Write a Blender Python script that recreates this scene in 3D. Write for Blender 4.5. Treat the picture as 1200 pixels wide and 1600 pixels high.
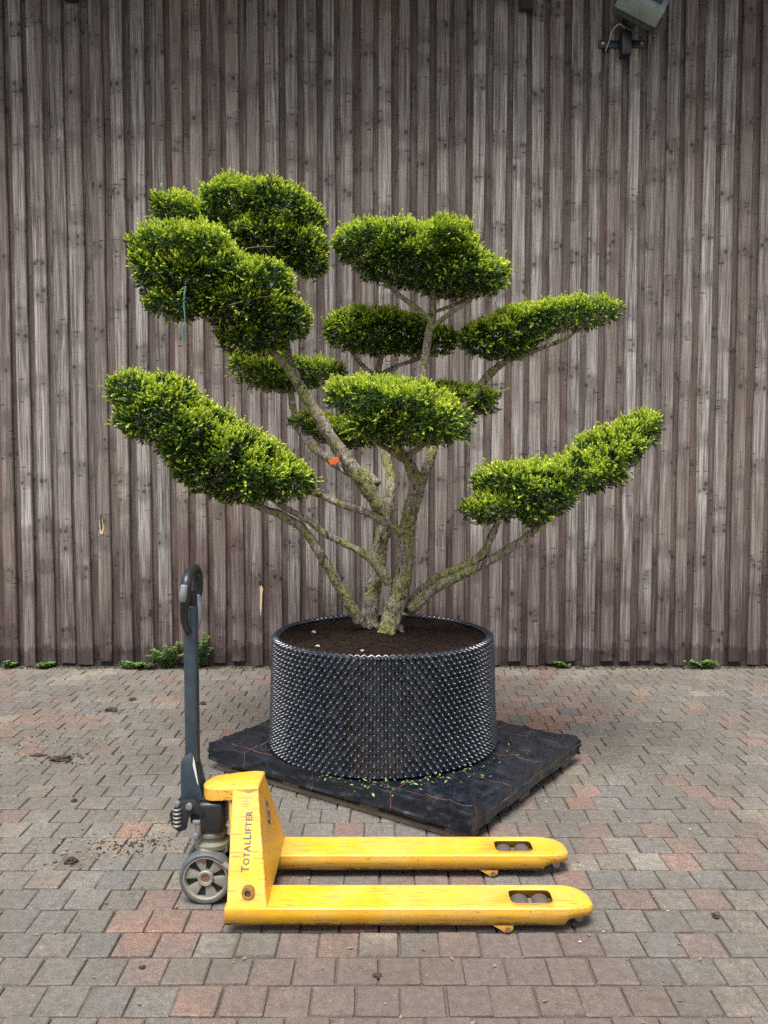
import bpy, bmesh, math, random
import numpy as np
from mathutils import Vector, Matrix, noise as mnoise

for o in list(bpy.data.objects):
    bpy.data.objects.remove(o, do_unlink=True)
S = bpy.context.scene
COL = S.collection
R = math.radians
PI = math.pi

# ------------------------------------------------------------------ camera
cam_d = bpy.data.cameras.new('camera')
cam_d.sensor_fit = 'VERTICAL'; cam_d.sensor_height = 36.0; cam_d.lens = 29.25
cam_d.clip_start = 0.05; cam_d.clip_end = 500.0
cam = bpy.data.objects.new('camera', cam_d); COL.objects.link(cam)
cam.location = (0.0, 0.0, 1.5)
cam.rotation_euler = (R(90) - math.atan(75 / 1300.0), 0.0, 0.0)
S.camera = cam

# ------------------------------------------------------------------ sky, sun, exposure
SUN_EL, SUN_AZ = 67.0, 196.0        # azimuth clockwise from +Y: behind the camera, to its left
W = bpy.data.worlds.new('World'); S.world = W; W.use_nodes = True
wn = W.node_tree; wn.nodes.clear()
w_out = wn.nodes.new('ShaderNodeOutputWorld'); w_bg = wn.nodes.new('ShaderNodeBackground')
w_sky = wn.nodes.new('ShaderNodeTexSky'); w_sky.sky_type = 'NISHITA'; w_sky.sun_disc = False
w_sky.sun_elevation = R(SUN_EL); w_sky.sun_rotation = R(SUN_AZ)
w_sky.air_density = 1.0; w_sky.dust_density = 4.0; w_sky.ozone_density = 1.0
w_hs = wn.nodes.new('ShaderNodeHueSaturation'); w_hs.inputs['Saturation'].default_value = 0.62
wn.links.new(w_sky.outputs[0], w_hs.inputs['Color']); wn.links.new(w_hs.outputs[0], w_bg.inputs[0])
w_bg.inputs[1].default_value = 0.05
wn.links.new(w_bg.outputs[0], w_out.inputs[0])
sun_d = bpy.data.lights.new('sun', 'SUN'); sun_d.energy = 1.5; sun_d.angle = R(30); sun_d.color = (1.0, 0.975, 0.94)
sun = bpy.data.objects.new('sun', sun_d); COL.objects.link(sun)
az, el = R(SUN_AZ), R(SUN_EL)
to_sun = Vector((math.sin(az) * math.cos(el), math.cos(az) * math.cos(el), math.sin(el)))
sun.rotation_euler = (-to_sun).to_track_quat('-Z', 'Y').to_euler(); sun.location = to_sun * 20
S.view_settings.view_transform = 'Standard'; S.view_settings.look = 'None'
S.view_settings.exposure = 1.95; S.view_settings.gamma = 1.0; S.view_settings.use_curve_mapping = False
S.cycles.max_bounces = 6; S.cycles.diffuse_bounces = 3; S.cycles.glossy_bounces = 3; S.cycles.transmission_bounces = 4; S.cycles.use_denoising = False; S.cycles.use_adaptive_sampling = True; S.cycles.adaptive_threshold = 0.014

# ------------------------------------------------------------------ helpers
rnd = random.Random(7)
npr = np.random.default_rng(11)

def tag(o, label=None, cat=None, group=None, kind=None):
    if label: o['label'] = label
    if cat: o['category'] = cat
    if group: o['group'] = group
    if kind: o['kind'] = kind
    return o

def link(name, me, mat=None, parent=None, loc=None):
    if mat is not None and len(me.materials) == 0:
        me.materials.append(mat)
    o = bpy.data.objects.new(name, me); COL.objects.link(o)
    if parent is not None: o.parent = parent
    if loc is not None: o.location = loc
    return o

def empty(name, loc=(0, 0, 0), rz=0.0):
    o = bpy.data.objects.new(name, None); COL.objects.link(o)
    o.empty_display_size = 0.1; o.location = loc; o.rotation_euler = (0, 0, rz)
    return o

def pydata(name, v, f, smooth=False):
    me = bpy.data.meshes.new(name); me.from_pydata(v, [], f); me.update()
    if smooth: me.polygons.foreach_set('use_smooth', [True] * len(me.polygons))
    return me

def npmesh(name, verts, quads, smooth=False):
    """verts (N,3) and quads (M,4) arrays"""
    me = bpy.data.meshes.new(name)
    n, m = len(verts), len(quads)
    me.vertices.add(n); me.vertices.foreach_set('co', np.asarray(verts, dtype=np.float32).ravel())
    me.loops.add(m * 4); me.loops.foreach_set('vertex_index', np.asarray(quads, dtype=np.int32).ravel())
    me.polygons.add(m)
    me.polygons.foreach_set('loop_start', np.arange(0, m * 4, 4, dtype=np.int32))
    me.update(calc_edges=True)
    if smooth: me.polygons.foreach_set('use_smooth', np.ones(m, dtype=bool))
    return me

def bm_mesh(name, bm, smooth_angle=None):
    bmesh.ops.recalc_face_normals(bm, faces=bm.faces)
    me = bpy.data.meshes.new(name); bm.to_mesh(me); bm.free()
    if smooth_angle is not None:
        me.polygons.foreach_set('use_smooth', [True] * len(me.polygons))
        try: me.set_sharp_from_angle(angle=R(smooth_angle))
        except Exception: pass
    return me

def bm_box(bm, c, s, rot=None, bevel=0.0, seg=2):
    r = bmesh.ops.create_cube(bm, size=1.0)
    vs = r['verts']
    bmesh.ops.scale(bm, vec=s, verts=vs)
    if bevel > 0:
        es = list({e for v in vs for e in v.link_edges})
        rb = bmesh.ops.bevel(bm, geom=es, offset=bevel, segments=seg, profile=0.5, affect='EDGES')
        vs = list({v for f in rb['faces'] for v in f.verts} | {v for v in vs if v.is_valid})
    if rot is not None: bmesh.ops.rotate(bm, cent=(0, 0, 0), matrix=rot, verts=vs)
    bmesh.ops.translate(bm, vec=c, verts=vs)
    return vs

def box(name, c, s, mat, parent=None, bevel=0.004, seg=2, rot=None):
    bm = bmesh.new(); bm_box(bm, c, s, rot, bevel, seg)
    return link(name, bm_mesh(name, bm, 40), mat, parent)

def bm_cyl(bm, p0, p1, r0, r1=None, n=20, bevel=0.0):
    p0, p1 = Vector(p0), Vector(p1); r1 = r0 if r1 is None else r1
    d = p1 - p0
    r = bmesh.ops.create_cone(bm, cap_ends=True, segments=n, radius1=r0, radius2=r1, depth=d.length)
    vs = r['verts']
    if bevel > 0:
        es = [e for e in {e for v in vs for e in v.link_edges} if any(len(f.verts) > 4 for f in e.link_faces)]
        rb = bmesh.ops.bevel(bm, geom=es, offset=bevel, segments=2, profile=0.5, affect='EDGES')
        vs = list({v for f in rb['faces'] for v in f.verts} | {v for v in vs if v.is_valid})
        vs = list({w for v in vs for f in v.link_faces for w in f.verts})
    M = d.to_track_quat('Z', 'Y').to_matrix().to_4x4(); M.translation = (p0 + p1) / 2
    bmesh.ops.transform(bm, matrix=M, verts=vs)

def cyl(name, p0, p1, r0, mat, parent=None, r1=None, n=20, bevel=0.0):
    bm = bmesh.new(); bm_cyl(bm, p0, p1, r0, r1, n, bevel)
    return link(name, bm_mesh(name, bm, 40), mat, parent)

def bm_prism(bm, poly, y0, y1, axis='Y', bevel=0.0):
    """poly: 2-D outline; extruded along axis"""
    def mk(a, b, t):
        return {'Y': (a, t, b), 'X': (t, a, b), 'Z': (a, b, t)}[axis]
    A = [bm.verts.new(mk(a, b, y0)) for a, b in poly]; B = [bm.verts.new(mk(a, b, y1)) for a, b in poly]
    n = len(poly); fs = [bm.faces.new(A), bm.faces.new(list(reversed(B)))]
    for i in range(n): fs.append(bm.faces.new((A[i], B[i], B[(i + 1) % n], A[(i + 1) % n])))
    if bevel > 0:
        es = list({e for f in fs for e in f.edges})
        bmesh.ops.bevel(bm, geom=es, offset=bevel, segments=2, profile=0.5, affect='EDGES')

def prism(name, poly, y0, y1, mat, parent=None, axis='Y', bevel=0.0):
    bm = bmesh.new(); bm_prism(bm, poly, y0, y1, axis, bevel)
    return link(name, bm_mesh(name, bm, 40), mat, parent)

def catmull(pts, sub):
    P = [Vector(p) for p in pts]
    P = [P[0] * 2 - P[1]] + P + [P[-1] * 2 - P[-2]]
    out = []
    for i in range(1, len(P) - 2):
        for k in range(sub):
            t = k / sub
            a, b, c, d = P[i - 1], P[i], P[i + 1], P[i + 2]
            out.append(0.5 * ((2 * b) + (c - a) * t + (2 * a - 5 * b + 4 * c - d) * t * t + (3 * b - a - 3 * c + d) * t ** 3))
    out.append(P[-2]); return out

def tube_data(pts, n=10, sub=5, rough=0.0, freq=20.0, cap=True):
    """pts: (x, y, z, r) control points -> verts, quads"""
    cen = catmull([p[:3] for p in pts], sub); rad = [max(v.x, 0.0005) for v in catmull([(p[3], 0, 0) for p in pts], sub)]
    V, Q = [], []
    up = None
    for i, c in enumerate(cen):
        t = (cen[min(i + 1, len(cen) - 1)] - cen[max(i - 1, 0)]).normalized()
        if up is None: up = t.orthogonal().normalized()
        up = (up - t * up.dot(t)).normalized(); sd = t.cross(up)
        for k in range(n):
            a = 2 * PI * k / n; d = up * math.cos(a) + sd * math.sin(a)
            r = rad[i]
            if rough:
                q = c + d * r
                r *= 1 + rough * (mnoise.noise(q * freq * .6) + 0.6 * mnoise.noise(Vector((q.x * freq * 3, q.y * freq * 3, q.z * freq))) + 0.45 * mnoise.noise(q * freq * 4.5))
            V.append(tuple(c + d * r))
    m = len(cen)
    for i in range(m - 1):
        for k in range(n):
            Q.append((i * n + k, i * n + (k + 1) % n, (i + 1) * n + (k + 1) % n, (i + 1) * n + k))
    F = list(Q)
    if cap:
        F.append(tuple(range(n - 1, -1, -1))); F.append(tuple((m - 1) * n + k for k in range(n)))
    return V, F

def tube(name, pts, mat, parent=None, n=10, sub=5, rough=0.0, freq=20.0):
    V, F = tube_data(pts, n, sub, rough, freq)
    return link(name, pydata(name, V, F, True), mat, parent)

def lathe(name, prof, mat, parent=None, n=40, axis='Z', loc=(0, 0, 0)):
    """prof: (radius, height) ring profile"""
    V, F = [], []
    for r, h in prof:
        for k in range(n):
            a = 2 * PI * k / n
            V.append((r * math.cos(a), r * math.sin(a), h) if axis == 'Z' else (r * math.cos(a), h, r * math.sin(a)))
    for i in range(len(prof) - 1):
        for k in range(n):
            F.append((i * n + k, i * n + (k + 1) % n, (i + 1) * n + (k + 1) % n, (i + 1) * n + k))
    bm = bmesh.new(); me = pydata(name, V, F); bm.from_mesh(me)
    bmesh.ops.remove_doubles(bm, verts=bm.verts, dist=1e-5)
    return link(name, bm_mesh(name, bm, 35), mat, parent, loc)

# ------------------------------------------------------------------ materials
class MB:
    def __init__(self, name, rough=0.6, metal=0.0, spec=None):
        self.m = bpy.data.materials.new(name); self.m.use_nodes = True
        self.t = self.m.node_tree; self.b = self.t.nodes['Principled BSDF']
        self.b.inputs['Roughness'].default_value = rough; self.b.inputs['Metallic'].default_value = metal
        if spec is not None: self.b.inputs['Specular IOR Level'].default_value = spec
    def n(self, typ, **kw):
        nd = self.t.nodes.new('ShaderNode' + typ)
        for k, v in kw.items():
            if k.startswith('_'): setattr(nd, k[1:], v)
            else: self.put(nd.inputs[k.replace('__', ' ')], v)
        return nd
    def put(self, sock, v):
        if isinstance(v, bpy.types.NodeSocket): self.t.links.new(v, sock)
        elif isinstance(v, bpy.types.Node): self.t.links.new(v.outputs[0], sock)
        else: sock.default_value = v
    def set(self, name, v): self.put(self.b.inputs[name], v)
    def coord(self, which='Object', scale=(1, 1, 1), offset=None):
        tc = self.n('TexCoord'); mp = self.n('Mapping'); mp.inputs['Scale'].default_value = scale
        self.t.links.new(tc.outputs[which], mp.inputs['Vector'])
        if offset is not None: self.put(mp.inputs['Location'], offset)
        return mp.outputs[0]
    def world(self, scale=(1, 1, 1)):
        g = self.n('NewGeometry'); mp = self.n('Mapping'); mp.inputs['Scale'].default_value = scale
        self.t.links.new(g.outputs['Position'], mp.inputs['Vector']); return mp.outputs[0]
    def noise(self, vec, scale=5.0, detail=4.0, rough=0.55, dist=0.0):
        nd = self.n('TexNoise', Scale=scale, Detail=detail, Roughness=rough, Distortion=dist); self.put(nd.inputs['Vector'], vec)
        return nd.outputs['Fac']
    def ramp(self, fac, stops, interp='LINEAR'):
        nd = self.n('ValToRGB'); cr = nd.color_ramp; cr.interpolation = interp
        while len(cr.elements) < len(stops): cr.elements.new(0.5)
        for e, (p, c) in zip(cr.elements, stops):
            e.position = p; e.color = (c, c, c, 1) if isinstance(c, (int, float)) else (*c, 1)
        self.put(nd.inputs[0], fac); return nd.outputs[0]
    def mix(self, fac, a, b, mode='MIX'):
        nd = self.n('Mix', _data_type='RGBA', _blend_type=mode)
        self.put(nd.inputs[0], fac)
        for s, v in ((nd.inputs[6], a), (nd.inputs[7], b)):
            if isinstance(v, tuple) and len(v) == 3: v = (*v, 1)
            self.put(s, v)
        return nd.outputs[2]
    def math(self, op, a, b=0.0, clamp=False):
        nd = self.n('Math', _operation=op, _use_clamp=clamp); self.put(nd.inputs[0], a); self.put(nd.inputs[1], b)
        return nd.outputs[0]
    def bump(self, h, strength=0.3, dist=0.01):
        nd = self.n('Bump', Strength=strength, Distance=dist); self.put(nd.inputs['Height'], h)
        self.t.links.new(nd.outputs[0], self.b.inputs['Normal'])

def plain(name, col, rough=0.5, metal=0.0, var=0.25, scale=25.0, bump=0.0, spec=None, dirt=None, dirt_amt=0.5):
    M = MB(name, rough, metal, spec)
    v = M.coord('Object'); f = M.noise(v, scale, 5)
    c = M.mix(f, tuple(x * (1 - var) for x in col), tuple(min(1, x * (1 + var)) for x in col))
    if dirt:
        d = M.ramp(M.noise(v, scale * 0.5, 6, 0.65), [(0.45, 0.0), (0.7, dirt_amt)])
        c = M.mix(d, c, dirt)
    M.set('Base Color', c)
    M.set('Roughness', M.math('ADD', M.math('MULTIPLY', f, 0.3), rough - 0.15))
    if bump: M.bump(f, bump, 0.004)
    return M.m

def wood_material(name, dark, mid, light, brown):
    M = MB(name, 0.8, spec=0.25)
    oi = M.n('ObjectInfo')
    off = M.n('CombineXYZ'); rv = M.math('MULTIPLY', oi.outputs['Random'], 53.0)
    for i in range(3): M.put(off.inputs[i], rv)
    v0 = M.coord('Object', (1, 1, 1), off.outputs[0])
    def st(sx, sz):
        mp = M.n('Mapping'); mp.inputs['Scale'].default_value = (sx, sx, sz); M.put(mp.inputs['Vector'], v0); return mp.outputs[0]
    fine = M.noise(st(120, 3.0), 1.0, 4, 0.7, 0.6)
    mid_n = M.noise(st(30, 0.8), 1.0, 3, 0.65, 1.5)
    patch = M.noise(st(6, 0.9), 1.0, 2, 0.55)
    c = M.ramp(M.math('ADD', M.math('MULTIPLY', fine, 0.5), M.math('MULTIPLY', mid_n, 0.5)),
               [(0.36, dark), (0.47, mid), (0.60, light)])
    # boards keep more or less of their old brown stain
    keep = M.math('ADD', M.math('MULTIPLY', oi.outputs['Random'], 0.5), M.math('MULTIPLY', patch, 1.0))
    c = M.mix(M.ramp(keep, [(0.55, 0.0), (1.0, 0.85)]), c, M.mix(0.7, c, brown))
    val = M.n('HueSaturation'); M.put(val.inputs['Color'], c)
    r2 = M.n('TexWhiteNoise', _noise_dimensions='1D'); M.put(r2.inputs['W'], rv)
    M.put(val.inputs['Value'], M.math('ADD', M.math('MULTIPLY', r2.outputs['Value'], 0.38), 0.80)); c = val.outputs[0]
    # knots with dark halos where the grain turns
    def cells(sx, sz, lo):
        vo = M.n('TexVoronoi', Scale=1.0, Randomness=1.0)
        wv = M.n('VectorMath', _operation='ADD'); M.put(wv.inputs[0], st(sx, sz))
        nn = M.n('TexNoise', Scale=1.0, Detail=1.0); M.put(nn.inputs['Vector'], st(70, 40))
        sc = M.n('VectorMath', _operation='SCALE'); M.put(sc.inputs[0], nn.outputs['Color']); sc.inputs['Scale'].default_value = 0.35
        M.put(wv.inputs[1], sc.outputs[0]); M.put(vo.inputs['Vector'], wv.outputs[0])
        sp = M.n('SeparateColor'); M.put(sp.inputs[0], vo.outputs['Color'])
        return vo.outputs['Distance'], M.math('GREATER_THAN', sp.outputs[0], lo)
    sz = M.n('SeparateXYZ'); M.put(sz.inputs[0], v0)
    wh = M.n('TexVoronoi', _voronoi_dimensions='1D', Scale=1.0, Randomness=1.0)
    M.put(wh.inputs['W'], M.math('ADD', M.math('MULTIPLY', sz.outputs[2], 2.1), rv))
    whorl = M.ramp(wh.outputs['Distance'], [(0.07, 1.0), (0.16, 0.0)])          # branches grew in whorls
    d, sel = cells(24, 17.0, 0.42)
    kn = M.math('MULTIPLY', M.math('MULTIPLY', M.ramp(d, [(0.15, 1.0), (0.26, 0.65), (0.42, 0.0)]), sel), whorl)
    c = M.mix(M.math('MULTIPLY', kn, 0.92), c, (0.026, 0.020, 0.018))
    d2, sel2 = cells(15, 48, 0.80)
    tear = M.math('MULTIPLY', M.math('MULTIPLY', M.ramp(d2, [(0.18, 1.0), (0.40, 0.0)]), sel2), M.ramp(wh.outputs['Distance'], [(0.14, 1.0), (0.36, 0.12)]))
    c = M.mix(M.math('MULTIPLY', tear, 0.8), c, (0.03, 0.025, 0.022))
    c = M.mix(M.math('MULTIPLY', whorl, M.math('MULTIPLY', mid_n, 0.7)), c, (0.075, 0.058, 0.052))
    # fine dark checks and pale scratches along the grain
    ck = M.ramp(M.noise(st(210, 1.6), 1.0, 3, 0.6, 0.3), [(0.58, 0.0), (0.66, 0.75)])
    c = M.mix(ck, c, (0.05, 0.042, 0.038))
    ps = M.ramp(M.noise(st(230, 3.2), 1.0, 2, 0.5, 0.2), [(0.66, 0.0), (0.76, 0.6)])
    c = M.mix(ps, c, (0.52, 0.50, 0.48))
    # splash-water stain on the lower ends, ragged from board to board
    sep = M.n('SeparateXYZ'); g = M.n('NewGeometry'); M.put(sep.inputs[0], g.outputs['Position'])
    rag = M.math('ADD', sep.outputs[2], M.math('MULTIPLY', M.noise(M.world((16, 16, 5)), 1.0, 5, 0.65), -0.26))
    stain = M.ramp(rag, [(0.0, 0.7), (0.03, 0.0)])
    c = M.mix(stain, c, M.mix(1.0, c, (0.34, 0.32, 0.33), 'MULTIPLY'))
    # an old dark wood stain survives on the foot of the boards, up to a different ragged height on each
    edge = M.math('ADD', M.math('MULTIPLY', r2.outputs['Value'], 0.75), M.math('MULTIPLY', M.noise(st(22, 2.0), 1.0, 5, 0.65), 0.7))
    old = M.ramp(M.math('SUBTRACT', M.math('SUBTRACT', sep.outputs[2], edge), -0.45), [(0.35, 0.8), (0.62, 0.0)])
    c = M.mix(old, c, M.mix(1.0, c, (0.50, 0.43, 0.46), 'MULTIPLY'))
    M.set('Base Color', c)
    M.bump(M.noise(st(120, 3.0), 1.0, 3, 0.7, 0.6), 0.6, 0.007)
    return M.m

def mud_film(M, w):
    mp = M.n('Mapping'); mp.inputs['Location'].default_value = (-0.15, -3.30, 0); mp.inputs['Scale'].default_value = (0.62, 1.45, 1); M.put(mp.inputs['Vector'], w)
    ln = M.n('VectorMath', _operation='LENGTH'); M.put(ln.inputs[0], mp.outputs[0])
    rag = M.math('ADD', ln.outputs['Value'], M.math('MULTIPLY', M.noise(w, 3.0, 6, 0.7), 0.9))
    return M.ramp(rag, [(0.75, 0.85), (1.0, 0.0)])

def paver_material(name, from_attr):
    M = MB(name, 0.85, spec=0.3)
    if from_attr:
        a = M.n('Attribute'); a.attribute_name = 'tint'; tint = a.outputs['Color']
    else:
        tint = M.n('ObjectInfo').outputs['Color']
    w = M.world()
    fine = M.noise(w, 190.0, 3, 0.75); mott = M.noise(w, 38.0, 5, 0.65); big = M.noise(w, 1.6, 6, 0.62)
    c = M.mix(1.0, tint, M.ramp(fine, [(0.30, 0.40), (0.5, 0.95), (0.70, 1.75)]), 'MULTIPLY')
    c = M.mix(1.0, c, M.ramp(mott, [(0.25, 0.68), (0.75, 1.25)]), 'MULTIPLY')
    dirt = M.math('MULTIPLY', M.ramp(big, [(0.36, 0.05), (0.56, 0.95)]), M.ramp(mott, [(0.2, 1.0), (0.8, 0.7)]))
    c = M.mix(dirt, c, M.mix(M.math('MULTIPLY', mott, fine), (0.070, 0.062, 0.052), (0.30, 0.265, 0.23)))
    c = M.mix(mud_film(M, w), c, M.mix(M.math('MULTIPLY', mott, fine), (0.062, 0.049, 0.042), (0.30, 0.238, 0.205)))
    moss = M.ramp(M.noise(w, 3.3, 6, 0.7), [(0.56, 0.0), (0.72, 0.5)])
    c = M.mix(moss, c, (0.085, 0.085, 0.042))
    pale = M.ramp(M.noise(w, 75.0, 2, 0.5), [(0.70, 0.0), (0.76, 0.5)])
    c = M.mix(pale, c, (0.34, 0.31, 0.26))
    dark = M.ramp(M.noise(w, 21.0, 7, 0.75), [(0.62, 0.0), (0.72, 0.7)])
    c = M.mix(dark, c, (0.05, 0.042, 0.034))
    M.set('Base Color', c)
    M.set('Roughness', M.ramp(M.noise(w, 2.1, 5, 0.7), [(0.40, 0.52), (0.62, 0.88)]))
    M.bump(M.noise(w, 170.0, 3, 0.75), 0.6, 0.006)
    return M.m

def yellow_material():
    M = MB('yellow_paint', 0.42)
    v = M.coord('Object')
    n1 = M.noise(v, 7.0, 5, 0.6); n2 = M.noise(v, 60.0, 5, 0.7)
    c = M.mix(M.ramp(n1, [(0.3, 0.0), (0.7, 1.0)]), (0.72, 0.35, 0.010), (0.80, 0.46, 0.022))
    dust = M.ramp(M.noise(v, 12.0, 6, 0.7), [(0.45, 0.0), (0.75, 0.5)])
    c = M.mix(dust, c, (0.72, 0.47, 0.16))
    vs = M.coord('Object', (5, 60, 60))
    scuff = M.ramp(M.noise(vs, 1.0, 6, 0.7), [(0.64, 0.0), (0.72, 0.45)])
    c = M.mix(scuff, c, (0.42, 0.20, 0.05))
    chip = M.ramp(M.noise(v, 34.0, 7, 0.78), [(0.66, 0.0), (0.68, 0.9)])
    c = M.mix(chip, c, (0.10, 0.05, 0.028))
    sep = M.n('SeparateXYZ'); M.put(sep.inputs[0], v)
    low = M.ramp(M.math('ADD', sep.outputs[2], M.math('MULTIPLY', M.noise(M.coord('Object', (30, 30, 90)), 1.0, 6, 0.75), -0.022)), [(0.0235, 0.9), (0.027, 0.0)])
    c = M.mix(low, c, (0.09, 0.05, 0.03))      # scraped bottom edge
    gr = M.ramp(M.noise(v, 4.5, 7, 0.75), [(0.46, 0.0), (0.60, 0.55)])
    c = M.mix(gr, c, (0.60, 0.36, 0.10))
    sc1 = M.ramp(M.noise(M.coord('Object', (9, 160, 160)), 1.0, 4, 0.6), [(0.60, 0.0), (0.64, 0.7)])
    c = M.mix(sc1, c, (0.24, 0.13, 0.05))
    bv = M.n('Bevel', Radius=0.006); bv.samples = 4
    g2 = M.n('NewGeometry'); dt = M.n('VectorMath', _operation='DOT_PRODUCT'); M.put(dt.inputs[0], bv.outputs[0]); M.put(dt.inputs[1], g2.outputs['Normal'])
    edge = M.math('MULTIPLY', M.ramp(dt.outputs['Value'], [(0.80, 1.0), (0.97, 0.0)]), M.ramp(M.noise(v, 55.0, 6, 0.8), [(0.47, 0.0), (0.55, 1.0)]))
    c = M.mix(edge, c, (0.15, 0.075, 0.035))
    sp = M.ramp(M.noise(v, 130.0, 3, 0.6), [(0.66, 0.0), (0.70, 0.85)])
    c = M.mix(sp, c, (0.16, 0.08, 0.035))
    M.set('Base Color', c)
    M.set('Roughness', M.math('ADD', M.math('MULTIPLY', n2, 0.35), 0.3))
    M.bump(M.math('ADD', n2, chip), 0.12, 0.003)
    return M.m

def bark_material():
    M = MB('bark', 0.85, spec=0.25)
    w = M.world()
    n1 = M.noise(w, 13.0, 4, 0.6); n2 = M.noise(M.world((48, 48, 13)), 1.0, 6, 0.75, 1.2); n3 = M.noise(w, 9.0, 6, 0.75); n4 = M.noise(w, 60.0, 5, 0.75)
    c = M.ramp(n2, [(0.36, (0.030, 0.022, 0.017)), (0.43, (0.21, 0.165, 0.12)), (0.50, (0.50, 0.43, 0.335)), (0.60, (0.72, 0.66, 0.55))])
    # where the old bark has flaked off it is pink and cream
    c = M.mix(M.ramp(n1, [(0.52, 0.0), (0.55, 0.9)]), c, M.ramp(n2, [(0.36, (0.26, 0.16, 0.115)), (0.58, (0.78, 0.66, 0.55))]))
    # moss and lichen
    c = M.mix(M.ramp(n3, [(0.47, 0.0), (0.53, 0.8)]), c, M.ramp(n4, [(0.34, (0.06, 0.07, 0.014)), (0.48, (0.36, 0.37, 0.08)), (0.62, (0.74, 0.73, 0.32))]))
    c = M.mix(M.ramp(M.noise(w, 26.0, 6, 0.8), [(0.57, 0.0), (0.61, 0.85)]), c, (0.028, 0.023, 0.018))
    M.set('Base Color', c)
    M.bump(M.math('ADD', M.math('MULTIPLY', n2, 1.5), M.math('ADD', n4, M.math('MULTIPLY', M.noise(w, 160.0, 4, 0.7), 0.6))), 1.0, 0.02)
    return M.m

def leaf_material():
    M = MB('yew_needles', 0.42, spec=0.4)
    a = M.n('Attribute'); a.attribute_name = 'fresh_lit'
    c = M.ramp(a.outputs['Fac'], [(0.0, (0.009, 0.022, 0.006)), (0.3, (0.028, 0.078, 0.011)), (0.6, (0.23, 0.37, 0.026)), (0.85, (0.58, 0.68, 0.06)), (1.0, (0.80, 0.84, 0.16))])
    M.set('Base Color', c)
    tr = M.n('BsdfTranslucent', Color=M.mix(1.0, c, (1.25, 1.25, 0.7), 'MULTIPLY'))
    mx = M.n('MixShader', Fac=0.32)
    M.t.links.new(M.b.outputs[0], mx.inputs[1]); M.t.links.new(tr.outputs[0], mx.inputs[2])
    out = [x for x in M.t.nodes if x.type == 'OUTPUT_MATERIAL'][0]
    M.t.links.new(mx.outputs[0], out.inputs['Surface'])
    return M.m

def weed_material(name, a, b):
    M = MB(name, 0.5); M.set('Base Color', M.mix(M.noise(M.world(), 30.0, 2), a, b)); return M.m

def fabric_material():
    M = MB('woven_fabric', 0.45, spec=0.5)
    v = M.coord('UV'); sep = M.n('SeparateXYZ'); M.put(sep.inputs[0], v)
    wob = M.math('MULTIPLY', M.noise(v, 9.0, 2), 0.02)
    def lines(s, per, ph):
        a = M.math('ADD', M.math('ADD', s, ph), wob); a = M.math('MODULO', a, per)
        return M.math('LESS_THAN', M.math('ABSOLUTE', M.math('SUBTRACT', a, per / 2)), 0.0018)
    ln = M.math('MAXIMUM', lines(sep.outputs[0], 0.42, 4.05), lines(sep.outputs[1], 0.31, 4.07))
    n = M.noise(v, 14.0, 6, 0.7)
    c = M.mix(M.ramp(n, [(0.45, 0.0), (0.75, 0.6)]), (0.006, 0.009, 0.015), (0.035, 0.039, 0.046))
    c = M.mix(M.ramp(M.noise(v, 7.0, 7, 0.8), [(0.55, 0.0), (0.72, 0.3)]), c, (0.12, 0.115, 0.105))
    c = M.mix(M.ramp(M.noise(v, 90.0, 4, 0.7), [(0.62, 0.0), (0.68, 0.7)]), c, (0.13, 0.095, 0.065))
    c = M.mix(M.math('MULTIPLY', ln, M.ramp(M.noise(v, 6.0, 3), [(0.35, 0.15), (0.6, 0.8)])), c, (0.27, 0.11, 0.06))
    M.set('Base Color', c)
    M.set('Roughness', M.math('ADD', M.math('MULTIPLY', n, 0.35), 0.08))
    weave = M.noise(M.coord('UV', (420, 420, 1)), 1.0, 1)
    M.bump(M.math('ADD', M.math('MULTIPLY', weave, 0.15), M.math('MULTIPLY', M.noise(v, 40.0, 4), 0.8)), 0.3, 0.005)
    return M.m

def soil_material():
    M = MB('soil', 0.95, spec=0.15); w = M.world()
    n = M.noise(w, 55.0, 7, 0.75); n2 = M.noise(w, 230.0, 3)
    c = M.ramp(n, [(0.3, (0.008, 0.005, 0.004)), (0.5, (0.028, 0.016, 0.011)), (0.7, (0.075, 0.044, 0.03))])
    c = M.mix(M.ramp(n2, [(0.68, 0.0), (0.75, 0.5)]), c, (0.16, 0.10, 0.065))
    M.set('Base Color', c); M.bump(M.math('ADD', n, n2), 1.0, 0.02); return M.m

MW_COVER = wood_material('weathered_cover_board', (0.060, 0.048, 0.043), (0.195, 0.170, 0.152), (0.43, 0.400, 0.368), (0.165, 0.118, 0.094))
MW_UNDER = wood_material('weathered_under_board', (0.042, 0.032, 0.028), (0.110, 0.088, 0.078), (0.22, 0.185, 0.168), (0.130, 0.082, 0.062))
M_PAV = paver_material('paver', False); M_PAV_FAR = paver_material('paver_mass', True)
M_YEL = yellow_material(); M_LUG = plain('scuffed_yellow', (0.60, 0.30, 0.03), 0.5, var=0.3, scale=60, dirt=(0.2, 0.1, 0.05), dirt_amt=0.7); M_BARK = bark_material(); M_LEAF = leaf_material(); M_FAB = fabric_material(); M_SOIL = soil_material()
M_BLACK = plain('black_plastic', (0.016, 0.018, 0.02), 0.38, var=0.3)
M_POT = plain('pot_plastic', (0.011, 0.015, 0.024), 0.2, var=0.3, scale=60, dirt=(0.075, 0.092, 0.115), dirt_amt=0.65, spec=0.95)  # bluish dirt tint also paints in the sky reflected on the studs
M_HAND = plain('handle_paint', (0.032, 0.048, 0.064), 0.36, var=0.2, dirt=(0.09, 0.09, 0.085), dirt_amt=0.25)
M_GREYP = plain('grey_grip', (0.17, 0.19, 0.20), 0.4, var=0.15)
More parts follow.
